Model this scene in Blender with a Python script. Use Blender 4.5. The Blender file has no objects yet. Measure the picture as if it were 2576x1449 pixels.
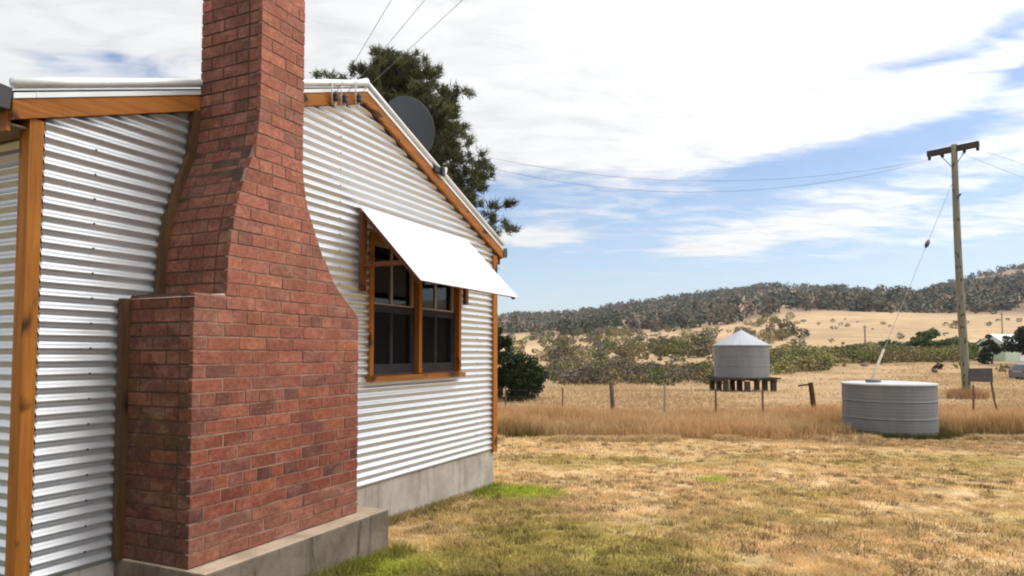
import bpy, math, random
import numpy as np
from mathutils import Vector, Matrix

R = math.radians
rng = np.random.default_rng(7)
random.seed(7)
scn = bpy.context.scene
COL = scn.collection

# ------------------------------------------------------------------ camera
EYE = 1.87
cd = bpy.data.cameras.new("camera")
cam = bpy.data.objects.new("camera", cd)
COL.objects.link(cam)
cam.location = (0, 0, EYE)
cam.rotation_euler = (R(92.7), 0, 0)
cd.sensor_width = 36
cd.lens = 36 * 1717 / 2576
cd.shift_y = 83 / 2576
cd.clip_start = 0.05
cd.clip_end = 9000
scn.camera = cam

# ------------------------------------------------------------------ exposure, sun, sky
vs = scn.view_settings
vs.view_transform = 'Standard'
vs.look = 'None'
vs.exposure = -0.68
vs.gamma = 1.0
scn.cycles.filter_width = 2.0
scn.cycles.max_bounces = 8
scn.cycles.transparent_max_bounces = 16

SUN_EL, SUN_AZ = 54.0, 92.0            # azimuth from +Y (view direction) towards +X
sd = bpy.data.lights.new("sun", 'SUN')
sd.energy = 1.2
sd.angle = R(10)
sd.color = (1.0, 0.955, 0.89)
sun = bpy.data.objects.new("sun", sd)
COL.objects.link(sun)
sv = Vector((math.sin(R(SUN_AZ)) * math.cos(R(SUN_EL)), math.cos(R(SUN_AZ)) * math.cos(R(SUN_EL)), math.sin(R(SUN_EL))))
sun.rotation_euler = sv.to_track_quat('Z', 'Y').to_euler()
sun.location = sv * 60


class NT:
    """small helper to write node maths"""
    def __init__(s, tree):
        s.t = tree
        s.n = tree.nodes
        s.l = tree.links

    def node(s, typ, **kw):
        nd = s.n.new(typ)
        for k, v in kw.items():
            setattr(nd, k, v)
        return nd

    def put(s, sock, v):
        if isinstance(v, bpy.types.NodeSocket):
            s.l.new(v, sock)
        elif v is not None:
            if isinstance(v, (tuple, list)) and len(v) == 3 and sock.type == 'RGBA':
                v = (*v, 1)
            sock.default_value = v

    def m(s, op, a, b=None, c=None, clamp=False):
        nd = s.node('ShaderNodeMath', operation=op, use_clamp=clamp)
        s.put(nd.inputs[0], a)
        if b is not None:
            s.put(nd.inputs[1], b)
        if c is not None:
            s.put(nd.inputs[2], c)
        return nd.outputs[0]

    def noise(s, vec, scale, detail=4, rough=0.55, dist=0.0, dims='3D'):
        nd = s.node('ShaderNodeTexNoise', noise_dimensions=dims)
        if vec is not None:
            s.l.new(vec, nd.inputs['Vector'])
        nd.inputs['Scale'].default_value = scale
        nd.inputs['Detail'].default_value = detail
        nd.inputs['Roughness'].default_value = rough
        nd.inputs['Distortion'].default_value = dist
        return nd.outputs['Fac']

    def ramp(s, v, lo, hi, a=0.0, b=1.0):
        nd = s.node('ShaderNodeMapRange', interpolation_type='SMOOTHSTEP')
        s.put(nd.inputs[0], v)
        for i, q in enumerate((lo, hi, a, b)):
            nd.inputs[i + 1].default_value = q
        return nd.outputs[0]

    def mix(s, f, a, b, mode='MIX'):
        nd = s.node('ShaderNodeMix', data_type='RGBA', blend_type=mode)
        s.put(nd.inputs[0], f)
        s.put(nd.inputs[6], a)
        s.put(nd.inputs[7], b)
        return nd.outputs[2]

    def mapping(s, vec, scale=(1, 1, 1), rot=(0, 0, 0), loc=(0, 0, 0)):
        nd = s.node('ShaderNodeMapping')
        s.l.new(vec, nd.inputs[0])
        nd.inputs['Scale'].default_value = scale
        nd.inputs['Rotation'].default_value = rot
        nd.inputs['Location'].default_value = loc
        return nd.outputs[0]


world = bpy.data.worlds.new("World")
scn.world = world
world.use_nodes = True
w = NT(world.node_tree)
w.n.clear()
sky = w.node('ShaderNodeTexSky', sky_type='NISHITA')
sky.sun_disc = False
sky.sun_elevation = R(SUN_EL)
sky.sun_rotation = R(SUN_AZ)
sky.air_density = 1.0
sky.dust_density = 0.7
sky.ozone_density = 1.4
tc = w.node('ShaderNodeTexCoord')
sep = w.node('ShaderNodeSeparateXYZ')
w.l.new(tc.outputs['Generated'], sep.inputs[0])
dx, dy, dz = sep.outputs
hor = w.m('SQRT', w.m('ADD', w.m('MULTIPLY', dx, dx), w.m('MULTIPLY', dy, dy)))
AZ = w.m('ARCTAN2', dx, dy)                          # radians from +Y to +X
EL = w.m('DIVIDE', dz, w.m('MAXIMUM', hor, 0.02))    # tangent of the elevation
# cloud sheet high overhead: direction cut with a plane
den = w.m('MAXIMUM', w.m('ADD', dz, 0.06), 0.03)
cmb = w.node('ShaderNodeCombineXYZ')
w.l.new(w.m('DIVIDE', dx, den), cmb.inputs[0])
w.l.new(w.m('DIVIDE', dy, den), cmb.inputs[1])
cp = w.mapping(cmb.outputs[0], scale=(0.8, 1.5, 1), rot=(0, 0, R(-14)))
n1 = w.noise(cp, 1.35, 6, 0.58, 0.35)
n2 = w.noise(cp, 5.5, 5, 0.6, 0.6)
nz = w.m('ADD', w.m('MULTIPLY', w.m('SUBTRACT', n1, 0.5), 2.1), w.m('MULTIPLY', w.m('SUBTRACT', n2, 0.5), 1.5))


def lens(u, v, hu, hv, tilt, amp):
    """soft elliptical patch on the sky, u azimuth, v tangent of elevation"""
    c, q = math.cos(tilt), math.sin(tilt)
    a = w.m('SUBTRACT', AZ, u)
    b = w.m('SUBTRACT', EL, v)
    p = w.m('DIVIDE', w.m('ADD', w.m('MULTIPLY', a, c), w.m('MULTIPLY', b, q)), hu)
    r = w.m('DIVIDE', w.m('SUBTRACT', w.m('MULTIPLY', b, c), w.m('MULTIPLY', a, q)), hv)
    g = w.m('EXPONENT', w.m('MULTIPLY', w.m('ADD', w.m('MULTIPLY', p, p), w.m('MULTIPLY', r, r)), -1.0))
    return w.m('MULTIPLY', g, amp)


def tocam(x, y):
    u = (x - 1288) / 1717
    return math.atan(u), (888 - y) / 1717 / math.sqrt(1 + u * u)


def pl(x, y, hx, hy, tilt, amp):
    u, v = tocam(x, y)
    k = 1 / (1 + ((x - 1288) / 1717) ** 2)
    return lens(u, v, hx / 1717 * k, hy / 1717 * math.sqrt(k), tilt, amp)


cov = w.ramp(EL, 0.13, 0.36, -0.80, 0.80)
for q in ((1360, 594, 125, 22, 0.0, 1.7), (1810, 620, 130, 20, 0.03, 1.6), (2080, 560, 420, 62, 0.10, 1.0), (2500, 560, 260, 50, 0.12, 0.9),
          (1500, 520, 230, 30, 0.05, 0.55), (2120, 642, 60, 12, 0.0, 0.7),
          (2060, 405, 330, 46, 0.16, -1.25), (2420, 320, 200, 40, 0.14, -0.75), (1420, 500, 300, 34, -0.05, -0.55), (2500, 480, 170, 24, 0.1, -0.7),
          (2600, 175, 90, 34, 0.2, -0.95), (2590, 30, 120, 50, 0.3, -0.75), (2420, 120, 220, 45, 0.1, -0.50),
          (250, 145, 230, 55, 0.05, -0.75), (270, 128, 26, 14, 0.0, -0.5), (110, 150, 90, 30, 0.0, -0.35), (1450, 250, 420, 160, 0.0, 0.5)):
    cov = w.m('ADD', cov, pl(*q))
mask = w.ramp(w.m('ADD', cov, nz), -0.60, 0.62)
mask = w.m('MULTIPLY', mask, w.ramp(EL, 0.015, 0.13))
veil = w.ramp(EL, 0.02, 0.30, 0.36, 0.14)
mask = w.m('ADD', veil, w.m('MULTIPLY', mask, w.m('SUBTRACT', 1.0, veil)))     # thin veil everywhere
dotn = w.node('ShaderNodeVectorMath', operation='DOT_PRODUCT')
w.l.new(tc.outputs['Generated'], dotn.inputs[0])
dotn.inputs[1].default_value = tuple(sv)
glow = w.m('EXPONENT', w.m('MULTIPLY', w.m('SUBTRACT', dotn.outputs['Value'], 1.0), 4.2))   # bright cloud round the veiled sun
# cloud gets brighter overhead, towards the veiled sun
tone = w.m('MULTIPLY', w.m('ADD', 7.7, w.m('ADD', w.m('MULTIPLY', n1, 2.0), w.m('MULTIPLY', w.ramp(n2, 0.3, 0.62), 1.3))), w.m('ADD', w.ramp(EL, 0.42, 1.2, 1.42, 2.2), w.m('MULTIPLY', glow, 4.6)))
ccol = w.node('ShaderNodeCombineXYZ')
w.l.new(w.m('MULTIPLY', tone, 0.985), ccol.inputs[0])
w.l.new(w.m('MULTIPLY', tone, 0.992), ccol.inputs[1])
w.l.new(w.m('MULTIPLY', tone, 1.005), ccol.inputs[2])
skyc = w.mix(1.0, sky.outputs[0], (2.05, 2.3, 2.6), 'MULTIPLY')
final = w.mix(mask, skyc, ccol.outputs[0])
bg = w.node('ShaderNodeBackground')
w.l.new(final, bg.inputs[0])
bg.inputs[1].default_value = 0.10
wo = w.node('ShaderNodeOutputWorld')
w.l.new(bg.outputs[0], wo.inputs[0])
world.cycles.sampling_method = 'MANUAL'
world.cycles.sample_map_resolution = 1024


# ------------------------------------------------------------------ object helpers
def tag(o, label=None, cat=None, group=None, kind=None):
    for k, v in (('label', label), ('category', cat), ('group', group), ('kind', kind)):
        if v:
            o[k] = v
    return o


def empty(name, loc, rz=0.0):
    o = bpy.data.objects.new(name, None)
    COL.objects.link(o)
    o.location = loc
    o.rotation_euler = (0, 0, rz)
    o.empty_display_size = 0.3
    return o


class MB:
    """collects faces (with a colour each vertex) into ONE mesh"""
    def __init__(s):
        s.v, s.f, s.c, s.mi = [], [], [], []

    def add(s, vs, fs, col=(1, 1, 1), mi=0):
        k = len(s.v)
        s.v += [tuple(q) for q in vs]
        s.f += [tuple(i + k for i in f) for f in fs]
        s.c += [col] * len(vs)
        s.mi += [mi] * len(fs)

    def hexa(s, p, col=(1, 1, 1), mi=0):
        s.add(p, [(3, 2, 1, 0), (4, 5, 6, 7), (0, 1, 5, 4), (1, 2, 6, 5), (2, 3, 7, 6), (3, 0, 4, 7)], col, mi)

    def box(s, a, b, col=(1, 1, 1), mi=0):
        (x0, y0, z0), (x1, y1, z1) = [(min(i, j)) for i, j in zip(a, b)], [(max(i, j)) for i, j in zip(a, b)]
        s.hexa([(x0, y0, z0), (x1, y0, z0), (x1, y1, z0), (x0, y1, z0), (x0, y0, z1), (x1, y0, z1), (x1, y1, z1), (x0, y1, z1)], col, mi)

    def bar(s, a, b, wd, ht, up=(0, 0, 1), col=(1, 1, 1), mi=0):
        a, b = Vector(a), Vector(b)
        d = (b - a).normalized()
        sd_ = d.cross(Vector(up))
        if sd_.length < 1e-4:
            sd_ = d.cross(Vector((1, 0, 0)))
        sd_.normalize()
        u = sd_.cross(d).normalized()
        s_, u_ = sd_ * wd / 2, u * ht / 2
        s.hexa([a - s_ - u_, a + s_ - u_, b + s_ - u_, b - s_ - u_, a - s_ + u_, a + s_ + u_, b + s_ + u_, b - s_ + u_], col, mi)

    def tube(s, pts, rad, n=8, col=(1, 1, 1), mi=0, cap=True):
        pts = [Vector(p) for p in pts]
        rad = rad if isinstance(rad, (list, tuple)) else [rad] * len(pts)
        vs_, fs_ = [], []
        ref = None
        for i, p in enumerate(pts):
            d = (pts[min(i + 1, len(pts) - 1)] - pts[max(i - 1, 0)]).normalized()
            if ref is None:
                ref = d.orthogonal().normalized()
            a = (ref - d * ref.dot(d)).normalized()
            ref = a
            b = d.cross(a)
            for k in range(n):
                t = 2 * math.pi * k / n
                vs_.append(p + (a * math.cos(t) + b * math.sin(t)) * rad[i])
        for i in range(len(pts) - 1):
            for k in range(n):
                k2 = (k + 1) % n
                fs_.append((i * n + k, i * n + k2, (i + 1) * n + k2, (i + 1) * n + k))
        if cap:
            fs_.append(tuple(range(n - 1, -1, -1)))
            fs_.append(tuple((len(pts) - 1) * n + k for k in range(n)))
        s.add(vs_, fs_, col, mi)

    def lathe(s, prof, n=64, c=(0, 0), col=(1, 1, 1), mi=0):
        vs_, fs_ = [], []
        for (r, z) in prof:
            for k in range(n):
                t = 2 * math.pi * k / n
                vs_.append((c[0] + r * math.cos(t), c[1] + r * math.sin(t), z))
        for i in range(len(prof) - 1):
            for k in range(n):
                k2 = (k + 1) % n
                fs_.append((i * n + k, i * n + k2, (i + 1) * n + k2, (i + 1) * n + k))
        s.add(vs_, fs_, col, mi)

    def build(s, name, mats, parent=None, smooth=False, bevel=0.0, loc=None):
        me = bpy.data.meshes.new(name)
        me.from_pydata(s.v, [], s.f)
        ca = me.color_attributes.new("tint", 'FLOAT_COLOR', 'POINT')
        arr = np.ones((len(s.v), 4), np.float32)
        arr[:, :3] = np.array(s.c, np.float32).reshape(-1, 3)
        ca.data.foreach_set('color', arr.ravel())
        mats = mats if isinstance(mats, (list, tuple)) else [mats]
        for m_ in mats:
            me.materials.append(m_)
        me.polygons.foreach_set('material_index', s.mi)
        if smooth:
            me.polygons.foreach_set('use_smooth', [True] * len(me.polygons))
        me.update()
        o = bpy.data.objects.new(name, me)
        COL.objects.link(o)
        if parent:
            o.parent = parent
        if loc:
            o.location = loc
        if bevel:
            b = o.modifiers.new("edge", 'BEVEL')
            b.width = bevel
            b.segments = 2
            b.limit_method = 'ANGLE'
        return o


def np_mesh(name, verts, faces, cols, mat, parent=None, smooth=False, loc=None):
    """verts (N,3), faces (M,k), cols (N,3)"""
    me = bpy.data.meshes.new(name)
    verts = np.ascontiguousarray(verts, np.float32)
    faces = np.ascontiguousarray(faces, np.int32)
    M_, k = faces.shape
    me.vertices.add(len(verts))
    me.vertices.foreach_set('co', verts.ravel())
    me.loops.add(M_ * k)
    me.loops.foreach_set('vertex_index', faces.ravel())
    me.polygons.add(M_)
    me.polygons.foreach_set('loop_start', np.arange(0, M_ * k, k, dtype=np.int32))
    if smooth:
        me.polygons.foreach_set('use_smooth', np.ones(M_, bool))
    ca = me.color_attributes.new("tint", 'FLOAT_COLOR', 'POINT')
    c4 = np.ones((len(verts), 4), np.float32)
    c4[:, :3] = cols
    ca.data.foreach_set('color', c4.ravel())
    me.materials.append(mat)
    me.update(calc_edges=True)
    me.validate()
    o = bpy.data.objects.new(name, me)
    COL.objects.link(o)
    if parent:
        o.parent = parent
    if loc is not None:
        o.location = loc
    return o


# ------------------------------------------------------------------ materials
def mat(name):
    m_ = bpy.data.materials.new(name)
    m_.use_nodes = True
    t = NT(m_.node_tree)
    b = t.n['Principled BSDF']
    return m_, t, b


def tint_of(t):
    a = t.node('ShaderNodeAttribute', attribute_name='tint')
    return a.outputs['Color']


def simple(name, col, rough=0.6, metal=0.0, var=0.25, scale=6.0, spec=0.5, bump=0.0, bscale=40, stretch=(1, 1, 1), col2=None):
    m_, t, b = mat(name)
    co = t.node('ShaderNodeTexCoord').outputs['Object']
    v = t.mapping(co, scale=stretch)
    n = t.noise(v, scale, 6, 0.6, 0.2)
    c2 = col2 or tuple(c * (1 - var) for c in col)
    cc = t.mix(t.ramp(n, 0.3, 0.7), c2, col)
    t.put(b.inputs['Base Color'], cc)
    b.inputs['Roughness'].default_value = rough
    b.inputs['Metallic'].default_value = metal
    b.inputs['Specular IOR Level'].default_value = spec
    if bump:
        bp = t.node('ShaderNodeBump')
        bp.inputs['Strength'].default_value = bump
        bp.inputs['Distance'].default_value = 0.01
        t.put(bp.inputs['Height'], t.noise(v, bscale, 4, 0.6))
        t.put(b.inputs['Normal'], bp.outputs[0])
    return m_


def timber(name, a, b_, along='x'):
    m_, t, b = mat(name)
    co = t.node('ShaderNodeTexCoord').outputs['Object']
    st = {'x': (0.7, 14, 14), 'z': (14, 14, 0.7), 'y': (14, 0.7, 14)}[along]
    v = t.mapping(co, scale=st)
    n = t.noise(v, 2.2, 6, 0.65, 0.9)
    kn = t.noise(t.mapping(co, scale={'x': (2.2, 5, 5), 'z': (5, 5, 2.2), 'y': (5, 2.2, 5)}[along]), 1.7, 2, 0.4, 0.3)
    c = t.mix(t.ramp(n, 0.28, 0.72), b_, a)
    c = t.mix(t.ramp(kn, 0.61, 0.72), c, tuple(q * 0.22 for q in b_))
    t.put(b.inputs['Base Color'], c)
    b.inputs['Roughness'].default_value = 0.65
    b.inputs['Specular IOR Level'].default_value = 0.25
    bp = t.node('ShaderNodeBump')
    bp.inputs['Strength'].default_value = 0.25
    bp.inputs['Distance'].default_value = 0.004
    t.put(bp.inputs['Height'], n)
    t.put(b.inputs['Normal'], bp.outputs[0])
    return m_


def vcol(name, rough=0.9, var=0.3, scale=8.0, spec=0.25, trans=0.0):
    m_, t, b = mat(name)
    co = t.node('ShaderNodeTexCoord').outputs['Object']
    n = t.noise(co, scale, 5, 0.6)
    k = t.ramp(n, 0.25, 0.75, 1 - var, 1 + var)
    c = t.node('ShaderNodeVectorMath', operation='SCALE')
    t.l.new(tint_of(t), c.inputs[0])
    t.l.new(k, c.inputs['Scale'])
    t.put(b.inputs['Base Color'], c.outputs[0])
    b.inputs['Roughness'].default_value = rough
    b.inputs['Specular IOR Level'].default_value = spec
    if trans:
        tr = t.node('ShaderNodeBsdfTranslucent')
        t.l.new(c.outputs[0], tr.inputs[0])
        mx = t.node('ShaderNodeMixShader')
        mx.inputs[0].default_value = trans
        t.l.new(b.outputs[0], mx.inputs[1])
        t.l.new(tr.outputs[0], mx.inputs[2])
        t.l.new(mx.outputs[0], t.n['Material Output'].inputs[0])
    return m_


# corrugated iron: metallic sheet with dull streaks
def iron(name, base, rough, metal):
    m_, t, b = mat(name)
    co = t.node('ShaderNodeTexCoord').outputs['Object']
    n = t.noise(t.mapping(co, scale=(1.0, 1.0, 5.0)), 1.6, 5, 0.6, 0.2)
    n2 = t.noise(t.mapping(co, scale=(3.0, 3.0, 40.0)), 2.0, 4, 0.6)
    k = t.m('ADD', t.m('MULTIPLY', n, 0.6), t.m('MULTIPLY', n2, 0.4))
    c = t.mix(t.ramp(k, 0.3, 0.7), tuple(q * 0.93 for q in base), base)
    t.put(b.inputs['Base Color'], c)
    t.put(b.inputs['Roughness'], t.ramp(n, 0.3, 0.7, rough - 0.02, rough + 0.03))
    b.inputs['Metallic'].default_value = metal
    return m_


M = {}
M['iron'] = iron('zinc iron', (0.68, 0.69, 0.70), 0.37, 0.80)
M['roofiron'] = iron('roof iron', (0.74, 0.75, 0.76), 0.42, 0.7)
M['flash'] = simple('light flashing', (0.70, 0.70, 0.68), 0.4, 0.35, 0.12, 3)
M['timx'] = timber('oiled timber along', (0.37, 0.135, 0.020), (0.22, 0.070, 0.010), 'x')
M['timz'] = timber('oiled timber upright', (0.38, 0.140, 0.018), (0.24, 0.078, 0.010), 'z')
M['timy'] = timber('oiled timber across', (0.36, 0.13, 0.035), (0.22, 0.075, 0.02), 'y')
M['redtim'] = timber('red brown frame', (0.17, 0.058, 0.022), (0.10, 0.033, 0.014), 'z')
M['darktim'] = timber('dark weathered timber', (0.10, 0.050, 0.017), (0.05, 0.025, 0.010), 'z')
M['stump'] = timber('old stump timber', (0.075, 0.055, 0.042), (0.04, 0.03, 0.024), 'z')
M['greytim'] = timber('grey post timber', (0.155, 0.12, 0.085), (0.08, 0.06, 0.042), 'z')
M['sash'] = simple('pale sash paint', (0.36, 0.27, 0.21), 0.5, 0, 0.2, 5)
M['sashlow'] = simple('greyed sash paint', (0.34, 0.30, 0.30), 0.55, 0, 0.2, 5)
M['black'] = simple('black fitting', (0.018, 0.018, 0.02), 0.45, 0, 0.2, 8)
M['gutter'] = simple('dark gutter', (0.030, 0.026, 0.024), 0.4, 0, 0.2, 5)
M['awn'] = simple('white painted sheet', (0.76, 0.76, 0.765), 0.45, 0, 0.06, 2.2)
M['porc'] = simple('pale insulator', (0.62, 0.6, 0.56), 0.3)
M['soffit'] = simple('soffit lining', (0.33, 0.22, 0.13), 0.7)
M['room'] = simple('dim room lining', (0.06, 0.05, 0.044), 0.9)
M['curtain'] = simple('grey curtain', (0.36, 0.35, 0.36), 0.9, 0, 0.15, 8, stretch=(12, 12, 0.3))
M['dish'] = simple('dark grey mesh', (0.050, 0.055, 0.065), 0.6, 0, 0.25, 90)
M['wire'] = simple('wire grey', (0.26, 0.25, 0.25), 0.5, 0.3)
M['fwire'] = simple('fence wire', (0.22, 0.18, 0.14), 0.5, 0.4)
M['brick'] = vcol('brick', 0.85, 0.30, 34.0)
M['tank'] = simple('dull galvanised', (0.165, 0.165, 0.165), 0.6, 0.0, 0.22, 2.2, stretch=(1, 1, 0.25))
M['tank2'] = simple('dull galvanised raised', (0.175, 0.178, 0.185), 0.6, 0.0, 0.2, 2.0, stretch=(1, 1, 0.25))
M['tanklid'] = simple('clean galvanised lid', (0.50, 0.50, 0.49), 0.42, 0.3, 0.08, 2)
M['tankroof'] = simple('galvanised cone', (0.33, 0.34, 0.36), 0.45, 0.35, 0.12, 2)
M['pole'] = timber('weathered pole', (0.235, 0.22, 0.155), (0.13, 0.125, 0.085), 'z')
M['polearm'] = simple('old crossarm', (0.045, 0.034, 0.026), 0.8, 0, 0.3, 4)
M['guard'] = simple('faded yellow guard', (0.42, 0.35, 0.22), 0.6)
M['rust'] = simple('rusty steel', (0.17, 0.085, 0.04), 0.8, 0, 0.3, 10)
M['board'] = simple('weathered board', (0.085, 0.07, 0.068), 0.8, 0, 0.35, 4)
M['faint'] = simple('silvered far pole', (0.30, 0.27, 0.24), 0.8)
M['bark'] = simple('bark', (0.10, 0.075, 0.055), 0.95, 0, 0.4, 6, bump=0.5, bscale=12)
M['leaf'] = vcol('leaf', 0.75, 0.35, 3.0, 0.3, 0.25)
M['needle'] = vcol('needle', 0.7, 0.35, 1.3, 0.3, 0.18)
M['farleaf'] = vcol('distant leaf', 0.9, 0.2, 0.05, 0.1)
M['grass'] = vcol('grass', 0.75, 0.25, 3.0, 0.2, 0.3)
M['shedwall'] = simple('pale green sheet', (0.50, 0.60, 0.46), 0.6, 0, 0.1, 1)
M['shedroof'] = simple('pale roof', (0.62, 0.68, 0.58), 0.5, 0, 0.1, 1)
M['carpaint'] = simple('silver grey paint', (0.17, 0.175, 0.185), 0.35, 0.3, 0.1, 2)
M['glassdark'] = simple('dark car glass', (0.02, 0.022, 0.026), 0.08, 0, 0.1, 2)
M['tyre'] = simple('tyre rubber', (0.02, 0.02, 0.02), 0.85)
M['rim'] = simple('wheel rim', (0.4, 0.4, 0.42), 0.35, 0.7)
M['lamp'] = simple('red lamp lens', (0.3, 0.02, 0.02), 0.25)

# mortar
m_, t, b = mat('mortar')
co = t.node('ShaderNodeTexCoord').outputs['Object']
n = t.noise(co, 9, 6, 0.65)
mt = t.mix(t.ramp(n, 0.3, 0.7), (0.17, 0.085, 0.055), (0.34, 0.205, 0.14))
t.put(b.inputs['Base Color'], t.mix(1.0, mt, tint_of(t), 'MULTIPLY'))
b.inputs['Roughness'].default_value = 0.95
bp = t.node('ShaderNodeBump')
bp.inputs['Strength'].default_value = 0.6
bp.inputs['Distance'].default_value = 0.01
t.put(bp.inputs['Height'], t.noise(co, 60, 4, 0.7))
t.put(b.inputs['Normal'], bp.outputs[0])
M['mortar'] = m_
# brick: add smeared mortar bloom and bump
t = NT(M['brick'].node_tree)
b = t.n['Principled BSDF']
old = b.inputs['Base Color'].links[0].from_socket
co = t.node('ShaderNodeTexCoord').outputs['Object']
sm = t.noise(t.mapping(co, scale=(1, 1, 1.6)), 5.0, 7, 0.68, 0.5)
fine = t.noise(co, 55, 4, 0.7)
f = t.m('MULTIPLY', t.ramp(sm, 0.44, 0.70, 0.0, 0.72), t.ramp(fine, 0.35, 0.65, 0.45, 1.0))
dust = t.node('ShaderNodeVectorMath', operation='SCALE')
t.l.new(old, dust.inputs[0])
dust.inputs['Scale'].default_value = 1.9
c2 = t.mix(f, old, t.mix(0.35, dust.outputs[0], (0.36, 0.23, 0.165)))
st = t.noise(t.mapping(co, scale=(1, 1, 1.2)), 7.5, 6, 0.7, 0.6)
c3 = t.mix(t.ramp(st, 0.60, 0.78, 0.0, 0.50), c2, (0.075, 0.035, 0.026))
t.put(b.inputs['Base Color'], c3)
bp = t.node('ShaderNodeBump')
bp.inputs['Strength'].default_value = 0.7
bp.inputs['Distance'].default_value = 0.006
t.put(bp.inputs['Height'], t.m('ADD', fine, t.noise(co, 18, 4, 0.6)))
t.put(b.inputs['Normal'], bp.outputs[0])


def concrete(name, hi, lo, streak):
    m_, t, b = mat(name)
    co = t.node('ShaderNodeTexCoord').outputs['Object']
    n = t.noise(co, 2.4, 6, 0.65, 0.2)
    v = t.noise(t.mapping(co, scale=(7, 7, 0.7)), 1.6, 5, 0.7, 0.4)
    c = t.mix(t.ramp(n, 0.3, 0.7), lo, hi)
    c = t.mix(t.ramp(v, 0.52, 0.68, 0.0, streak), c, (0.055, 0.042, 0.03))
    c = t.mix(t.ramp(t.noise(t.mapping(co, scale=(1, 1, 2.5)), 9, 5, 0.7), 0.62, 0.75, 0, 0.5), c, (0.09, 0.075, 0.06))
    t.put(b.inputs['Base Color'], c)
    b.inputs['Roughness'].default_value = 0.92
    bp = t.node('ShaderNodeBump')
    bp.inputs['Strength'].default_value = 0.5
    bp.inputs['Distance'].default_value = 0.01
    t.put(bp.inputs['Height'], t.noise(co, 30, 5, 0.7))
    t.put(b.inputs['Normal'], bp.outputs[0])
    return m_


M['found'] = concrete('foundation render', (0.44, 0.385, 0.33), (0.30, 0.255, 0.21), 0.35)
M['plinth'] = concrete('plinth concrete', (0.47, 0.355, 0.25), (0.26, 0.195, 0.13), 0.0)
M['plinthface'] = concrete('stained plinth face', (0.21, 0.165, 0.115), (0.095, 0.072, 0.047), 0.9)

# clear window glass, dark room behind does the rest
m_, t, b = mat('window glass')
t.n.remove(b)
fr = t.node('ShaderNodeFresnel')
fr.inputs[0].default_value = 1.5
gl = t.node('ShaderNodeBsdfGlossy')
gl.inputs['Roughness'].default_value = 0.02
tr = t.node('ShaderNodeBsdfTransparent')
tr.inputs[0].default_value = (0.8, 0.83, 0.82, 1)
mx = t.node('ShaderNodeMixShader')
t.l.new(fr.outputs[0], mx.inputs[0])
t.l.new(tr.outputs[0], mx.inputs[1])
t.l.new(gl.outputs[0], mx.inputs[2])
t.l.new(mx.outputs[0], t.n['Material Output'].inputs[0])
M['glass'] = m_
# insect screen: fine dark mesh, mostly see-through
m_, t, b = mat('insect screen')
b.inputs['Base Color'].default_value = (0.008, 0.008, 0.009, 1)
b.inputs['Specular IOR Level'].default_value = 0.0
b.inputs['Roughness'].default_value = 0.8
tr = t.node('ShaderNodeBsdfTransparent')
mx = t.node('ShaderNodeMixShader')
mx.inputs[0].default_value = 0.40
t.l.new(b.outputs[0], mx.inputs[2])
t.l.new(tr.outputs[0], mx.inputs[1])
t.l.new(mx.outputs[0], t.n['Material Output'].inputs[0])
M['screen'] = m_


# ------------------------------------------------------------------ terrain
XS = np.array([-3000, 900, 1260, 1350, 1500, 1700, 1950, 2080, 2200, 2340, 2450, 2576, 2900, 5500.])
CREST = np.array([815, 826, 814, 806, 786, 752, 722, 728, 734, 734, 708, 680, 652, 612.])
FIELD = np.array([862, 862, 858, 856, 850, 842, 806, 798, 795, 794, 792, 790, 788, 780.])
MID = np.array([915, 915, 915, 915, 912, 905, 898, 892, 888, 886, 884, 882, 880, 875.])


def vnoise(x, y, s, seed=0):
    """smooth value noise in numpy"""
    x = np.asarray(x, float) / s
    y = np.asarray(y, float) / s
    xi, yi = np.floor(x).astype(np.int64), np.floor(y).astype(np.int64)
    xf, yf = x - xi, y - yi
    xf = xf * xf * (3 - 2 * xf)
    yf = yf * yf * (3 - 2 * yf)

    def h(a, b_):
        q = (a * 374761393 + b_ * 668265263 + seed * 974634777) & 0xFFFFFFFF
        q = ((q ^ (q >> 13)) * 1274126177) & 0xFFFFFFFF
        return ((q ^ (q >> 16)) & 0xFFFF) / 65535.0
    return (h(xi, yi) * (1 - xf) + h(xi + 1, yi) * xf) * (1 - yf) + (h(xi, yi + 1) * (1 - xf) + h(xi + 1, yi + 1) * xf) * yf


def fbm(x, y, s, seed=0, o=4):
    r, a, t_ = 0, 1, 0
    for i in range(o):
        r = r + a * vnoise(x, y, s / 2 ** i, seed + i)
        t_ += a
        a *= 0.55
    return r / t_


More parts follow.
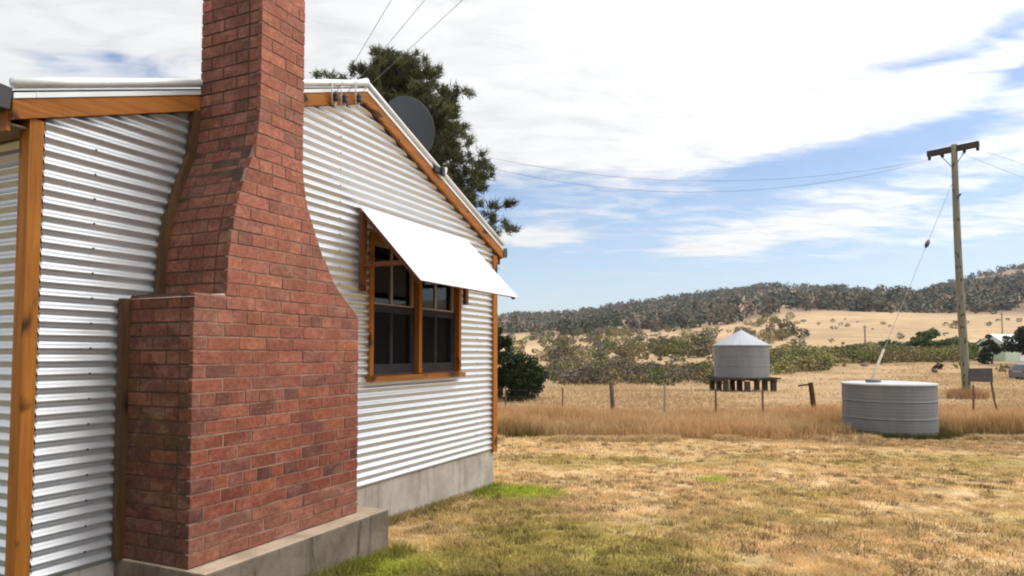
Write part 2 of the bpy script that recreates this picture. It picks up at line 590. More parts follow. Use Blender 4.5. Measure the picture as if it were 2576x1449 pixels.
def gz(x, y):
    x = np.asarray(x, float)
    y = np.asarray(y, float)
    az = np.clip(np.arctan2(x, np.abs(y) + 1e-6), -1.15, 1.15)
    r = np.hypot(x, y)
    Y = np.where(y > 0, np.maximum(y, r * 0.42), r * 0.42 + 0.0 * y)
    Y = np.where(y > 0, Y, np.minimum(r * 0.42, 30))
    sx = 1288 + 1717 * np.tan(az)
    near = -0.12 + 0.62 * np.exp(-(np.maximum(y, 0) / 8.2) ** 1.4)
    cr, fi, mi = (np.interp(sx, XS, q) for q in (CREST, FIELD, MID))

    def zz(ypx, Yd):
        return EYE + (888 - ypx) * Yd / 1717
    ks = [35, 50, 70, 90, 120, 350, 900]
    zs = [np.full_like(sx, zz(985, 35)), np.full_like(sx, zz(964, 50)), zz(938, 70) + 0 * sx, zz(909, 90) + 0 * sx, zz(mi, 120), zz(fi, 350), zz(cr, 900)]
    z = near.copy() if hasattr(near, 'copy') else near
    ly = np.log(np.maximum(Y, 1))
    for i in range(len(ks) - 1):
        a, b_ = math.log(ks[i]), math.log(ks[i + 1])
        tt = np.clip((ly - a) / (b_ - a), 0, 1)
        if i == len(ks) - 2:
            tt = np.clip((Y - ks[i]) / (ks[i + 1] - ks[i]), 0, 1)
        elif i == len(ks) - 3:
            tt = np.clip((Y - ks[i]) / (ks[i + 1] - ks[i]), 0, 1)
        seg = zs[i] * (1 - tt) + zs[i + 1] * tt
        z = np.where(Y >= ks[i], seg, z)
    z = np.where(Y > 900, zs[-1] - (Y - 900) * 0.06, z)
    bl = np.clip((Y - 24) / 11, 0, 1)
    z = np.where(Y < 35, near * (1 - bl) + zs[0] * bl, z)
    z = z + np.where(Y > 90, (fbm(x, y, 160, 5, 4) - 0.5) * np.clip((Y - 90) / 500, 0, 1) * 22, 0)
    z = z + (fbm(x, y, 1.6, 9, 3) - 0.5) * 0.05
    return z


# ------------------------------------------------------------------ house frame
HA = math.atan(788 / 1717 * math.cos(R(2.7)))
HD = np.array([math.sin(HA), math.cos(HA)])
HN = np.array([math.cos(HA), -math.sin(HA)])
HO = np.array([-2.69, 3.87])


def sp(x, y):
    q0, q1 = np.asarray(x) - HO[0], np.asarray(y) - HO[1]
    return q0 * HD[0] + q1 * HD[1], q0 * HN[0] + q1 * HN[1]


def hw(s, p, z):
    return (HO[0] + HD[0] * s + HN[0] * p, HO[1] + HD[1] * s + HN[1] * p, z)


W_, DEPTH = 5.90, 7.0


def lawn_color(x, y, n):
    """base colours of the mown lawn: straw with green patches of their own shape"""
    big = fbm(x, y, 1.7, 21, 4)
    fine = 0.65 * fbm(x, y, 0.15, 31, 3) + 0.35 * fbm(x, y, 0.9, 33, 2)
    straw = np.array([0.65, 0.46, 0.245])
    mid = np.array([0.49, 0.325, 0.142])
    brown = np.array([0.24, 0.145, 0.065])
    green = np.array([0.30, 0.25, 0.055])
    bright = np.array([0.33, 0.37, 0.035])
    k = np.clip((fine - 0.33) / 0.34, 0, 1)[:, None]
    c = mid * (1 - k) + straw * k
    b_ = 0.75 * np.clip((0.42 - fbm(x, y, 0.30, 41, 3)) / 0.12, 0, 1)[:, None] * np.clip((fbm(x, y, 3.1, 43, 2) - 0.3) / 0.3, 0.15, 1)[:, None]
    c = c * (1 - 0.75 * b_) + brown * 0.75 * b_

    def patch(px, py, rx, ry, rot=0.0):
        a, q = x - px, y - py
        cc, ss = math.cos(rot), math.sin(rot)
        u, v = (a * cc + q * ss) / rx, (-a * ss + q * cc) / ry
        return np.exp(-(u * u + v * v))
    g = 0.85 * patch(0.5, 6.2, 0.9, 1.0) + 0.9 * patch(-0.85, 5.2, 0.6, 0.8) + 0.9 * patch(1.2, 5.6, 0.7, 0.7) + 0.45 * patch(4.2, 8.9, 1.6, 0.7) \
        + 0.5 * patch(0.9, 12.3, 1.5, 0.9) + 0.5 * patch(0.0, 7.4, 0.6, 1.4) + 0.5 * patch(2.2, 7.2, 0.8, 0.6) + 0.4 * patch(4.6, 5.6, 0.6, 0.5)
    g = np.clip(g * 1.1 + (big - 0.54) * 2.4, 0, 1)[:, None]
    c = c * (1 - 0.8 * g) + green * 0.8 * g
    h = 1.2 * patch(0.12, 8.9, 0.62, 0.42, -0.5) + 1.2 * patch(-0.45, 9.0, 0.3, 0.5) + 1.0 * patch(2.9, 9.95, 0.38, 0.38) + 0.75 * patch(-0.95, 5.1, 0.35, 0.55)
    h = np.clip(h * 1.5 - 0.35 + (big - 0.5) * 1.0, 0, 1)[:, None]
    c = c * (1 - 0.9 * h) + bright * 0.9 * h
    s_, p_ = sp(x, y)
    k = (np.clip((5.3 - y) / 0.9, 0, 1) * np.clip((7 - x) / 3, 0, 1) * np.clip((big - 0.2) / 0.25, 0.5, 1))[:, None]   # mostly unseen dark foreground grass, added to darken reflections in the iron
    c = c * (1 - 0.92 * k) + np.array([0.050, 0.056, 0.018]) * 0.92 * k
    return c


def land_color(x, y):
    Yd = np.hypot(x, y)
    lawn = lawn_color(x, y, 0)
    n1 = fbm(x, y, 3.0, 51, 4)[:, None]
    n2 = fbm(x, y, 40.0, 61, 4)[:, None]
    rough = np.array([0.25, 0.135, 0.055]) * (0.75 + 0.5 * n1)
    field = np.array([0.53, 0.355, 0.19]) * (0.75 + 0.5 * n1) * (1 - 0.3 * n2) + 0
    n4 = fbm(x, y, 14.0, 67, 4)[:, None]
    far = (np.array([0.50, 0.345, 0.19]) * n4 + np.array([0.46, 0.32, 0.185]) * (1 - n4)) * (0.62 + 0.35 * n2 + 0.45 * n4)
    n3 = fbm(x, y, 90.0, 71, 4)[:, None]
    hill = np.array([0.36, 0.24, 0.165]) * (0.6 + 0.8 * n3)

    def bl(a, b_, lo, hi):
        k = np.clip((Yd - lo) / (hi - lo), 0, 1)[:, None]
        k = k * k * (3 - 2 * k)
        return a * (1 - k) + b_ * k
    c = bl(lawn, rough, 15.6, 16.3)
    c = bl(c, field, 22.5, 27)
    c = bl(c, far, 100, 160)
    c = bl(c, hill, 345, 400)
    return c


# the ground: one sheet, fine near the camera, out to the horizon
az = np.concatenate([np.linspace(-180, -62, 40, endpoint=False), np.linspace(-62, 62, 460), np.linspace(62, 180, 40, endpoint=False)[1:]])
az = np.radians(az)
rr = np.concatenate([[0.02, 0.6, 1.2], np.geomspace(1.8, 40, 190), np.geomspace(41, 1150, 210), [1400, 1900, 2600]])
A_, R_ = np.meshgrid(az, rr)
gx, gy = (R_ * np.sin(A_)).ravel(), (R_ * np.cos(A_)).ravel()
gzv = gz(gx, gy)
gv = np.stack([gx, gy, gzv], 1)
na, nr = len(az), len(rr)
i0 = (np.arange(nr - 1)[:, None] * na + np.arange(na)[None, :]).ravel()
i1 = (np.arange(nr - 1)[:, None] * na + (np.arange(na)[None, :] + 1) % na).ravel()
gf = np.stack([i0, i0 + na, i1 + na, i1], 1)
m_, t, b = mat('dry ground')
co = t.node('ShaderNodeNewGeometry').outputs['Position']
tn = tint_of(t)
n1 = t.noise(co, 14, 6, 0.7)
n2 = t.noise(co, 2.2, 5, 0.65)
n3 = t.noise(co, 0.12, 5, 0.65)
k = t.m('ADD', t.m('MULTIPLY', n1, 0.55), t.m('ADD', t.m('MULTIPLY', n2, 0.45), t.m('MULTIPLY', n3, 0.3)))
sc = t.node('ShaderNodeVectorMath', operation='SCALE')
t.l.new(tn, sc.inputs[0])
t.l.new(t.ramp(k, 0.40, 0.90, 0.42, 1.22), sc.inputs['Scale'])
t.put(b.inputs['Base Color'], sc.outputs[0])
b.inputs['Roughness'].default_value = 0.95
b.inputs['Specular IOR Level'].default_value = 0.1
bp = t.node('ShaderNodeBump')
bp.inputs['Strength'].default_value = 0.5
bp.inputs['Distance'].default_value = 0.04
t.put(bp.inputs['Height'], t.noise(co, 16, 5, 0.7))
t.put(b.inputs['Normal'], bp.outputs[0])
ground = np_mesh('ground', gv, gf, land_color(gx, gy), m_, smooth=True)
tag(ground, 'dry straw coloured ground running to wooded hills', 'ground', kind='structure')

# ------------------------------------------------------------------ HOUSE
house = empty('farmhouse', (HO[0], HO[1], 0), math.atan2(HD[1], HD[0]))
tag(house, 'corrugated iron farmhouse gable with orange timber trim and red brick chimney', 'house')


def L(s, p, z):
    return (s, -p, z)


PITCH, AMP = 0.076, 0.0118
SLOPE, EAVE = 0.366, 3.215
APEX = W_ / 2


def roofline(s):
    return EAVE + SLOPE * (s if s < APEX else W_ - s)


WS0, WS1, WZ0, WZ1 = 3.08, 4.91, 1.60, 3.06
Z0 = 0.585


def corr_wall(name, length, top, mapper, hole=None, parent=house):
    mb = MB()
    zs = [Z0]
    st = PITCH / 12
    ztop = max(top(0), top(length), top(length / 2)) if callable(top) else top
    k = 0
    while zs[-1] < ztop - 1e-6:
        zs.append(min(zs[-1] + st, ztop))
    if hole:
        zs = sorted(set(zs + [hole[2], hole[3]]))

    def span(z):
        if not callable(top):
            return [0, length]
        if z <= EAVE:
            return [0, length]
        q = (z - EAVE) / SLOPE
        return [min(q, length / 2), max(length - q, length / 2)]
    def off(z, s=0):
        return AMP * math.cos(2 * math.pi * (z + 0.0) / PITCH)
    def strip(sa0, sb0, sa1, sb1, z0, z1):
        mb.add([mapper(sa0, off(z0), z0), mapper(sb0, off(z0), z0), mapper(sb1, off(z1), z1), mapper(sa1, off(z1), z1)], [(0, 1, 2, 3)])
    for a, c in zip(zs[:-1], zs[1:]):
        s0, s1 = span(a), span(c)
        if hole and a >= hole[2] - 1e-6 and c <= hole[3] + 1e-6:
            strip(s0[0], hole[0], s1[0], hole[0], a, c)
            strip(hole[1], s0[1], hole[1], s1[1], a, c)
        else:
            strip(s0[0], s0[1], s1[0], s1[1], a, c)
    return mb


mb = corr_wall('gable', W_, roofline, L, (WS0, WS1, WZ0, WZ1))
# screw heads in upright rows and the laps of the sheets
for s in (0.30, 0.34 + 2.28, 5.35):
    z = 0.66
    while z < roofline(s) - 0.12:
        zz_ = round(z / PITCH) * PITCH
        if not (WS0 - 0.1 < s < WS1 + 0.1 and WZ0 < zz_ < WZ1 + 0.2):
            mb.box(L(s - 0.005, AMP - 0.002, zz_ - 0.005), L(s + 0.005, AMP + 0.005, zz_ + 0.005), mi=1)
        z += PITCH * 2
gable = mb.build('gable_wall', [M['iron'], M['black']], house, smooth=False)
for p_ in gable.data.polygons:
    p_.use_smooth = p_.material_index == 0

# lining just behind the sheet so that the house is closed, with the window hole left open
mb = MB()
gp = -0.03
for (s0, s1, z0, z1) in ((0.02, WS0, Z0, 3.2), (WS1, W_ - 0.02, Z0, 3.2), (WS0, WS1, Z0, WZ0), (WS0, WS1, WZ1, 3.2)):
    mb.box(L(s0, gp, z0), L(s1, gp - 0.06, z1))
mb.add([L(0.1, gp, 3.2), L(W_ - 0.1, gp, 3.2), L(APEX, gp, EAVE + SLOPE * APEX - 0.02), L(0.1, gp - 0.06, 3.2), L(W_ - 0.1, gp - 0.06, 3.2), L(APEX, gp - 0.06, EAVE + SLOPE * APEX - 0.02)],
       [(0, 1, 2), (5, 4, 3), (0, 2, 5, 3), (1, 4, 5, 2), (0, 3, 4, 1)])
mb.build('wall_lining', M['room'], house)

side = corr_wall('side', DEPTH, EAVE - 0.02, lambda s, o, z: (-o - 0.0, s, z)).build('side_wall', M['iron'], house, smooth=True)
side2 = corr_wall('side', DEPTH, EAVE - 0.02, lambda s, o, z: (W_ + o, s, z)).build('side_wall', M['iron'], house, smooth=True)
back = corr_wall('back', W_, roofline, lambda s, o, z: (s, DEPTH + o, z)).build('rear_wall', M['iron'], house, smooth=True)
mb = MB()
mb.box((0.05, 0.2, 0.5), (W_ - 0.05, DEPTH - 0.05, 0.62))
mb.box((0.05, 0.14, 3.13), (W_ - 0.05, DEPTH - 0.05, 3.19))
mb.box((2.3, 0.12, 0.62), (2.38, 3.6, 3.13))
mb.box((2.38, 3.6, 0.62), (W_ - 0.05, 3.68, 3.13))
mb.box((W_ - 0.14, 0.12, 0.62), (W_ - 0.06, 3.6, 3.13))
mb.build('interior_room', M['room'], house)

# foundation under the sheets
mb = MB()
mb.box(L(0.03, -0.015, -0.5), L(W_ - 0.02, -0.2, Z0 - 0.004))
mb.box((0.03, 0.2, -0.5), (0.2, DEPTH - 0.03, Z0 - 0.004))
mb.box((W_ - 0.2, 0.2, -0.5), (W_ - 0.02, DEPTH - 0.03, Z0 - 0.004))
mb.box((0.2, DEPTH - 0.2, -0.5), (W_ - 0.2, DEPTH - 0.03, Z0 - 0.004))
mb.build('foundation', M['found'], house, bevel=0.008)

# corner posts
mb = MB()
mb.box(L(-0.098, 0.035, 0.40), L(-0.020, -0.06, 3.19))
mb.build('corner_post', M['timz'], house, bevel=0.004)
mb = MB()
mb.box(L(5.805, 0.028, 0.56), L(5.925, -0.06, 3.19))
mb.build('corner_post', M['timz'], house, bevel=0.004)


# barge boards, flashing and rolled capping along both slopes
def slope_bar(mb, s0, s1, o0, o1, p0, p1):
    def q(s, p, o):
        return L(s, p, EAVE + SLOPE * (s if s1 <= APEX + 1e-6 else W_ - s) + o)
    a = [q(s0, p1, o0), q(s1, p1, o0), q(s1, p0, o0), q(s0, p0, o0), q(s0, p1, o1), q(s1, p1, o1), q(s1, p0, o1), q(s0, p0, o1)]
    mb.hexa(a)


for (s0, s1) in ((-0.20, APEX), (APEX, W_ + 0.14)):
    mb = MB()
    slope_bar(mb, s0, s1, 0.002, 0.118, 0.014, 0.052)
    mb.build('barge_board', M['timx'], house, bevel=0.003)
    mb = MB()
    slope_bar(mb, s0 - 0.0, s1, 0.119, 0.150, 0.010, 0.060)
    for q in (0.12, 1.9):
        sq = s0 + q if s1 <= APEX + 1e-6 else s1 - q
        slope_bar(mb, sq - 0.004, sq + 0.004, 0.119, 0.152, 0.059, 0.063)
    mb.build('barge_flashing', M['flash'], house)
    mb = MB()
    line = [L(s, 0.045, EAVE + SLOPE * (s if s1 <= APEX + 1e-6 else W_ - s) + 0.205) for s in np.linspace(s0, s1, 9)]
    mb.tube(line, 0.030, 14)
    mb.build('barge_capping', M['flash'], house, smooth=True)

# roof sheets, corrugated down the slope
for sgn in (0, 1):
    ys = np.arange(-0.04, DEPTH + 0.1, PITCH / 8)
    mb = MB()
    vs_, fs_ = [], []
    for i, y in enumerate(ys):
        o = AMP * math.cos(2 * math.pi * y / PITCH) + 0.175
        if sgn == 0:
            a, c = (-0.22, y, EAVE + SLOPE * -0.22 + o), (APEX, y, EAVE + SLOPE * APEX + o)
        else:
            a, c = (APEX, y, EAVE + SLOPE * APEX + o), (W_ + 0.2, y, EAVE + SLOPE * -0.2 + o)
        vs_ += [a, c]
        if i:
            fs_.append((2 * i - 2, 2 * i - 1, 2 * i + 1, 2 * i))
    mb.add(vs_, fs_)
    mb.build('roof_sheet', M['roofiron'], house, smooth=True)
mb = MB()
mb.tube([(APEX, -0.06, EAVE + SLOPE * APEX + 0.205), (APEX, DEPTH + 0.1, EAVE + SLOPE * APEX + 0.205)], 0.045, 12)
mb.build('ridge_capping', M['flash'], house, smooth=True)

# gutters, fascia and soffit of both eaves
for sx in (-1, 1):
    xa = -0.205 if sx < 0 else W_ + 0.145
    g = MB()
    prof = [(0.0, 0.0), (0.01, -0.12), (0.11, -0.12), (0.135, -0.09), (0.135, 0.0), (0.12, 0.016), (0.105, 0.01)]
    pts0 = [(xa + sx * q[0], -0.055, 3.315 + q[1]) for q in prof]
    pts1 = [(xa + sx * q[0], DEPTH, 3.315 + q[1]) for q in prof]
    n_ = len(prof)
    g.add(pts0 + pts1, [(i, i + 1, n_ + i + 1, n_ + i) for i in range(n_ - 1)] + [tuple(range(n_)), tuple(range(2 * n_ - 1, n_ - 1, -1))])
    g.build('gutter', M['gutter'], house, smooth=False)
    g = MB()
    g.box((xa, -0.01, 3.09), (xa - sx * 0.02, DEPTH, 3.25))
    g.build('fascia', M['timy'], house)
    g = MB()
    g.box((xa - sx * 0.02, 0.0, 3.128), ((-0.012 if sx < 0 else W_ + 0.012), DEPTH, 3.140))
    g.build('soffit', M['soffit'], house)

# ---------------- chimney (a part of the house): every brick is modelled
LZ = [0.60, 2.215, 2.216, 2.45, 2.62, 2.80, 3.05, 3.25, 3.50, 3.62, 6.4]
LS = [0.520, 0.520, 0.762, 0.772, 0.792, 0.822, 0.905, 0.985, 1.018, 1.020, 1.020]
RZ = [0.60, 2.18, 2.215, 2.28, 2.40, 2.69, 2.94, 3.13, 3.25, 6.4]
RS = [2.120, 2.115, 2.050, 1.955, 1.815, 1.620, 1.500, 1.452, 1.442, 1.442]
PF, PB = 0.62, 0.055


def cl(z):
    return float(np.interp(z, LZ, LS))


def cr(z):
    return float(np.interp(z, RZ, RS))


mb = MB()
CH = 0.0861
ncourse = 63
core = 0.0038
for k in range(ncourse):
    z0 = 0.60 + k * CH
    z1 = z0 + CH
    zt = z1 - 0.0105
    la0, la1, ra0, ra1 = cl(z0 + 0.004), cl(zt), cr(z0 + 0.004), cr(zt)
    if abs(la0 - la1) > 0.15:
        la0 = la1 = cl(z0 - 0.01)
    # mortar core slice
    jm = 0.0
    cm = [L(la0 + core, PB + 0.005, z0), L(ra0 - core, PB + 0.005, z0), L(ra0 - core, PF - core, z0), L(la0 + core, PF - core, z0),
          L(la1 + core, PB + 0.005, z1), L(ra1 - core, PB + 0.005, z1), L(ra1 - core, PF - core, z1), L(la1 + core, PF - core, z1)]
    mb.hexa([cm[3], cm[2], cm[1], cm[0], cm[7], cm[6], cm[5], cm[4]], (1, 1, 1), mi=1)
    sl = [L(la0 + core - 0.0008, PB + 0.005, z0), L(la0 + core + 0.01, PB + 0.005, z0), L(la0 + core + 0.01, PF - 0.03, z0), L(la0 + core - 0.0008, PF - 0.03, z0),
          L(la1 + core - 0.0008, PB + 0.005, z1), L(la1 + core + 0.01, PB + 0.005, z1), L(la1 + core + 0.01, PF - 0.03, z1), L(la1 + core - 0.0008, PF - 0.03, z1)]
    mb.hexa([sl[3], sl[2], sl[1], sl[0], sl[7], sl[6], sl[5], sl[4]], (0.22, 0.20, 0.16), mi=1)      # darker mortar over the left face
    # colours: the upper bricks are paler and dusted with mortar, the lower ones richer red
    def bc(sidewall=False, low=z0):
        u = random.random()
        base = np.array([0.258, 0.070, 0.041])
        if u < 0.16:
            base = np.array([0.315, 0.092, 0.043])
        elif u < 0.28:
            base = np.array([0.165, 0.056, 0.040])
        elif u < 0.40:
            base = np.array([0.240, 0.080, 0.055])
        elif u < 0.415:
            base = np.array([0.36, 0.12, 0.05])
        pale = min(max((z0 - 0.9) / 1.6, 0), 1) * 0.40
        if z0 < 0.83:
            pale = 0.45
        base = base * (1 - pale) + np.array([0.37, 0.165, 0.110]) * pale
        base = base * random.uniform(0.82, 1.16) * (0.70 + 0.24 * min(max((z0 - 0.9) / 1.4, 0), 1))
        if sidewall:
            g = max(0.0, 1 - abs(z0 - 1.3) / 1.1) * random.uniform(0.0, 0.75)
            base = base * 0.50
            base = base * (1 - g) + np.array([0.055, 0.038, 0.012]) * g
        return tuple(base)
    # front face bricks
    off_ = (0.0, 0.12)[k % 2] + (0.06 if k % 6 == 5 else 0)
    x = la1 - 0.24 + off_ * 1.0 + random.uniform(-0.012, 0.012)
    end = max(ra0, ra1)
    cut = []
    lmx, rmn = max(la0, la1), min(ra0, ra1)
    while x < end:
        cut.append(x)
        wbr = 0.24 if (k % 6 != 5) else 0.12
        x += wbr * random.uniform(0.96, 1.04)
    cut.append(x)
    cut = [q for q in cut if not (lmx - 0.001 < q < lmx + 0.055 or rmn - 0.055 < q < rmn + 0.001)]
    for xa, xb in zip(cut[:-1], cut[1:]):
        a0, b0 = max(xa, la0), min(xb - 0.0105, ra0)
        a1, b1 = max(xa, la1), min(xb - 0.0105, ra1)
        if max(b0 - a0, b1 - a1) < 0.03:
            continue
        b0, b1 = max(b0, a0 + 0.002), max(b1, a1 + 0.002)
        # swallow slivers at the edges
        pj = PF + random.uniform(-0.0022, 0.0028)
        zj = random.uniform(-0.002, 0.002)
        edgeL, edgeR = xa <= max(la0, la1) + 0.002, xb - 0.0105 >= min(ra0, ra1) - 0.002
        dp = 0.105
        if xa <= lmx:                                # darker end of the corner brick, part of the left face
            ed = 0.004
            q = [L(a0, pj - dp, z0 + zj), L(a0 + ed, pj - dp, z0 + zj), L(a0 + ed, pj, z0 + zj), L(a0, pj, z0 + zj),
                 L(a1, pj - dp, zt + zj), L(a1 + ed, pj - dp, zt + zj), L(a1 + ed, pj, zt + zj), L(a1, pj, zt + zj)]
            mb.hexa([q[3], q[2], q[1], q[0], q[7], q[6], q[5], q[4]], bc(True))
            a0, a1 = a0 + ed, a1 + ed
        q = [L(a0, pj - dp, z0 + zj), L(b0, pj - dp, z0 + zj), L(b0, pj, z0 + zj), L(a0, pj, z0 + zj),
             L(a1, pj - dp, zt + zj), L(b1, pj - dp, zt + zj), L(b1, pj, zt + zj), L(a1, pj, zt + zj)]
        mb.hexa([q[3], q[2], q[1], q[0], q[7], q[6], q[5], q[4]], bc())
    # side faces
    for side_ in (0, 1):
        e0, e1 = (la0, la1) if side_ == 0 else (ra0, ra1)
        pcur = PF - 0.1155
        first = 0.235 if k % 2 else 0.115
        while pcur > PB + 0.03:
            pa = max(pcur - first + 0.0105, PB)
            if pa - PB < 0.05:
                pa = PB
            j = random.uniform(-0.002, 0.0025)
            sg = -1 if side_ == 0 else 1
            ex0, ex1 = e0 + sg * j, e1 + sg * j
            ix0, ix1 = e0 - sg * 0.1, e1 - sg * 0.1
            lo0, hi0, lo1, hi1 = min(ex0, ix0), max(ex0, ix0), min(ex1, ix1), max(ex1, ix1)
            q = [L(lo0, pa, z0), L(hi0, pa, z0), L(hi0, pcur, z0), L(lo0, pcur, z0), L(lo1, pa, zt), L(hi1, pa, zt), L(hi1, pcur, zt), L(lo1, pcur, zt)]
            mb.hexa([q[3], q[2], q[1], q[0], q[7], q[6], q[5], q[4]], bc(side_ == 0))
            pcur = pa - 0.0105
            first = 0.235
    # back of the shaft above the roof
    if z0 > 3.6:
        x = la1
        while x < ra1 - 0.02:
            xb = min(x + 0.23, ra1)
            mb.box(L(x, PB - 0.002, z0), L(xb - 0.0105 if xb < ra1 else xb, PB + 0.09, zt), bc())
            x = xb
chim = mb.build('chimney', [M['brick'], M['mortar']], house)
bv = chim.modifiers.new('arris', 'BEVEL')
bv.width = 0.004
bv.segments = 1
bv.limit_method = 'ANGLE'
# mortar weathering on the shoulder ledges
mb = MB()
mb.hexa([L(0.516, 0.06, 2.210), L(0.775, 0.06, 2.210), L(0.775, 0.618, 2.210), L(0.516, 0.624, 2.210), L(0.53, 0.06, 2.222), L(0.775, 0.06, 2.250), L(0.775, 0.610, 2.250), L(0.53, 0.612, 2.222)])
mb.build('mortar_cap', M['found'], chim)
# concrete footing below the brickwork
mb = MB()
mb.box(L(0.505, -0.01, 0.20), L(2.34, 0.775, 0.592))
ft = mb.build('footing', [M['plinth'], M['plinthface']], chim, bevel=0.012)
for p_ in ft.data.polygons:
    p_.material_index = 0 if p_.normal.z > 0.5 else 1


# dark timber strips that close the joint between brickwork and iron
def joint(pts, sgn):
    mb = MB()
    for (s0, z0), (s1, z1) in zip(pts[:-1], pts[1:]):
        if abs(s1 - s0) > abs(z1 - z0):
            mb.hexa([L(s0, 0.012, z0), L(s1, 0.012, z1), L(s1, 0.062, z1), L(s0, 0.062, z0), L(s0, 0.012, z0 + 0.04), L(s1, 0.012, z1 + 0.04), L(s1, 0.062, z1 + 0.04), L(s0, 0.062, z0 + 0.04)])
        else:
            w0 = sgn * 0.048
            mb.hexa([L(s0 - w0, 0.012, z0), L(s0 + sgn * 0.02, 0.012, z0), L(s0 + sgn * 0.02, 0.062, z0), L(s0 - w0, 0.062, z0),
                     L(s1 - w0, 0.012, z1), L(s1 + sgn * 0.02, 0.012, z1), L(s1 + sgn * 0.02, 0.062, z1), L(s1 - w0, 0.062, z1)])
    return mb.build('joint_strip', M['darktim'], chim)


joint([(cl(z), z) for z in (0.593, 2.215)], 1)
joint([(cl(z), z) for z in (2.25, 2.62, 2.8, 3.05, 3.25, 3.585)], 1)
joint([(cr(z), z) for z in (0.593, 2.18)], -1)
joint([(cr(z), z) for z in (2.30, 2.40, 2.69, 2.94, 3.13, 3.25, 3.72)], -1)

# ---------------- window (part) with frame, sashes, panes, sill
mb = MB()
FP0, FP1 = -0.11, 0.030
mb.box(L(WS0, FP0, WZ0 + 0.05), L(WS0 + 0.055, FP1, WZ1))
mb.box(L(WS1 - 0.055, FP0, WZ0 + 0.05), L(WS1, FP1, WZ1))
mb.box(L(WS0, FP0, WZ1 - 0.055), L(WS1, FP1 + 0.002, WZ1))
mb.box(L(3.965, FP0, WZ0 + 0.05), L(4.025, FP1 - 0.004, WZ1 - 0.056))
window = mb.build('window', M['timz'], house, bevel=0.003)
mb = MB()
mb.hexa([L(WS0 - 0.03, 0.075, WZ0 - 0.012), L(WS1 + 0.03, 0.075, WZ0 - 0.012), L(WS1 + 0.03, FP0, WZ0 - 0.012), L(WS0 - 0.03, FP0, WZ0 - 0.012),
         L(WS0 - 0.03, 0.075, WZ0 + 0.040), L(WS1 + 0.03, 0.075, WZ0 + 0.040), L(WS1 + 0.03, FP0, WZ0 + 0.052), L(WS0 - 0.03, FP0, WZ0 + 0.052)])
mb.build('sill', M['timx'], window, bevel=0.004)
for (a, c) in ((WS0 + 0.057, 3.963), (4.027, WS1 - 0.057)):
    zm = 2.335
    up = MB()
    u0, u1 = zm - 0.0, WZ1 - 0.057
    pu0, pu1 = -0.085, -0.045
    up.box(L(a, pu0, u0), L(c, pu1, u0 + 0.045))
    up.box(L(a, pu0, u1 - 0.045), L(c, pu1, u1))
    up.box(L(a, pu0, u0 + 0.046), L(a + 0.045, pu1, u1 - 0.046))
    up.box(L(c - 0.045, pu0, u0 + 0.046), L(c, pu1, u1 - 0.046))
    mid_ = (a + c) / 2
    up.box(L(mid_ - 0.016, pu0 + 0.005, u0 + 0.046), L(mid_ + 0.016, pu1 - 0.004, u1 - 0.046))
    up.build('upper_sash', M['sash'], window, bevel=0.002)
    lo = MB()
    l0, l1 = WZ0 + 0.053, zm - 0.002
    pl0, pl1 = -0.085, -0.040
    lo.box(L(a, pl0, l0), L(c, pl1, l0 + 0.105))
    lo.box(L(a, pl0, l1 - 0.045), L(c, pl1, l1))
    lo.box(L(a, pl0, l0 + 0.106), L(a + 0.045, pl1, l1 - 0.046))
    lo.box(L(c - 0.045, pl0, l0 + 0.106), L(c, pl1, l1 - 0.046))
    lo.box(L(mid_ - 0.016, pl0 + 0.005, l0 + 0.106), L(mid_ + 0.016, pl1 - 0.006, l1 - 0.046))
    lo.build('lower_sash', M['sashlow'], window, bevel=0.002)
    g = MB()
    g.box(L(a + 0.03, -0.068, u0 + 0.03), L(c - 0.03, -0.064, u1 - 0.03))
    g.build('pane', M['glass'], window)
    g = MB()
    g.box(L(a + 0.03, -0.068, l0 + 0.08), L(c - 0.03, -0.064, l1 - 0.03))
    g.build('pane', M['glass'], window)
    g = MB()
    g.box(L(a + 0.002, -0.0345, l0 + 0.004), L(c - 0.002, -0.0335, l1 + 0.03))
    g.build('insect_screen', M['screen'], window)
    # curtain drawn to the far side inside
    cu = MB()
    x0, x1 = (c - 0.16, c - 0.01) if a < 3.5 else (4.52, 4.82)
    N_ = 40
    vs_ = []
    for i in range(N_ + 1):
        s = x0 + (x1 - x0) * i / N_
        p = -0.17 + 0.02 * math.sin(i * 1.1)
        vs_ += [L(s, p, 1.55), L(s, p, 3.02), L(s, p - 0.004, 3.02), L(s, p - 0.004, 1.55)]
    fs_ = []
    for i in range(N_):
        for k in range(4):
            fs_.append((4 * i + k, 4 * i + (k + 1) % 4, 4 * i + 4 + (k + 1) % 4, 4 * i + 4 + k))
    cu.add(vs_, fs_)
    cu.build('curtain', M['curtain'], window, smooth=True)

# ---------------- awning (part): sloping white sheet on timber brackets
A0, A1, AZ1, AZ0, AP0, AP1 = 2.895, 5.055, 3.285, 2.545, 0.022, 0.715
mb = MB()
T_ = 0.012
mb.hexa([L(A0, AP1, AZ0 - T_), L(A1, AP1, AZ0 - T_), L(A1, AP0, AZ1 - T_), L(A0, AP0, AZ1 - T_), L(A0, AP1, AZ0), L(A1, AP1, AZ0), L(A1, AP0, AZ1), L(A0, AP0, AZ1)])
awning = mb.build('awning', M['awn'], house, bevel=0.003)


def az_at(p):
    return AZ1 + (AZ0 - AZ1) * (p - AP0) / (AP1 - AP0)


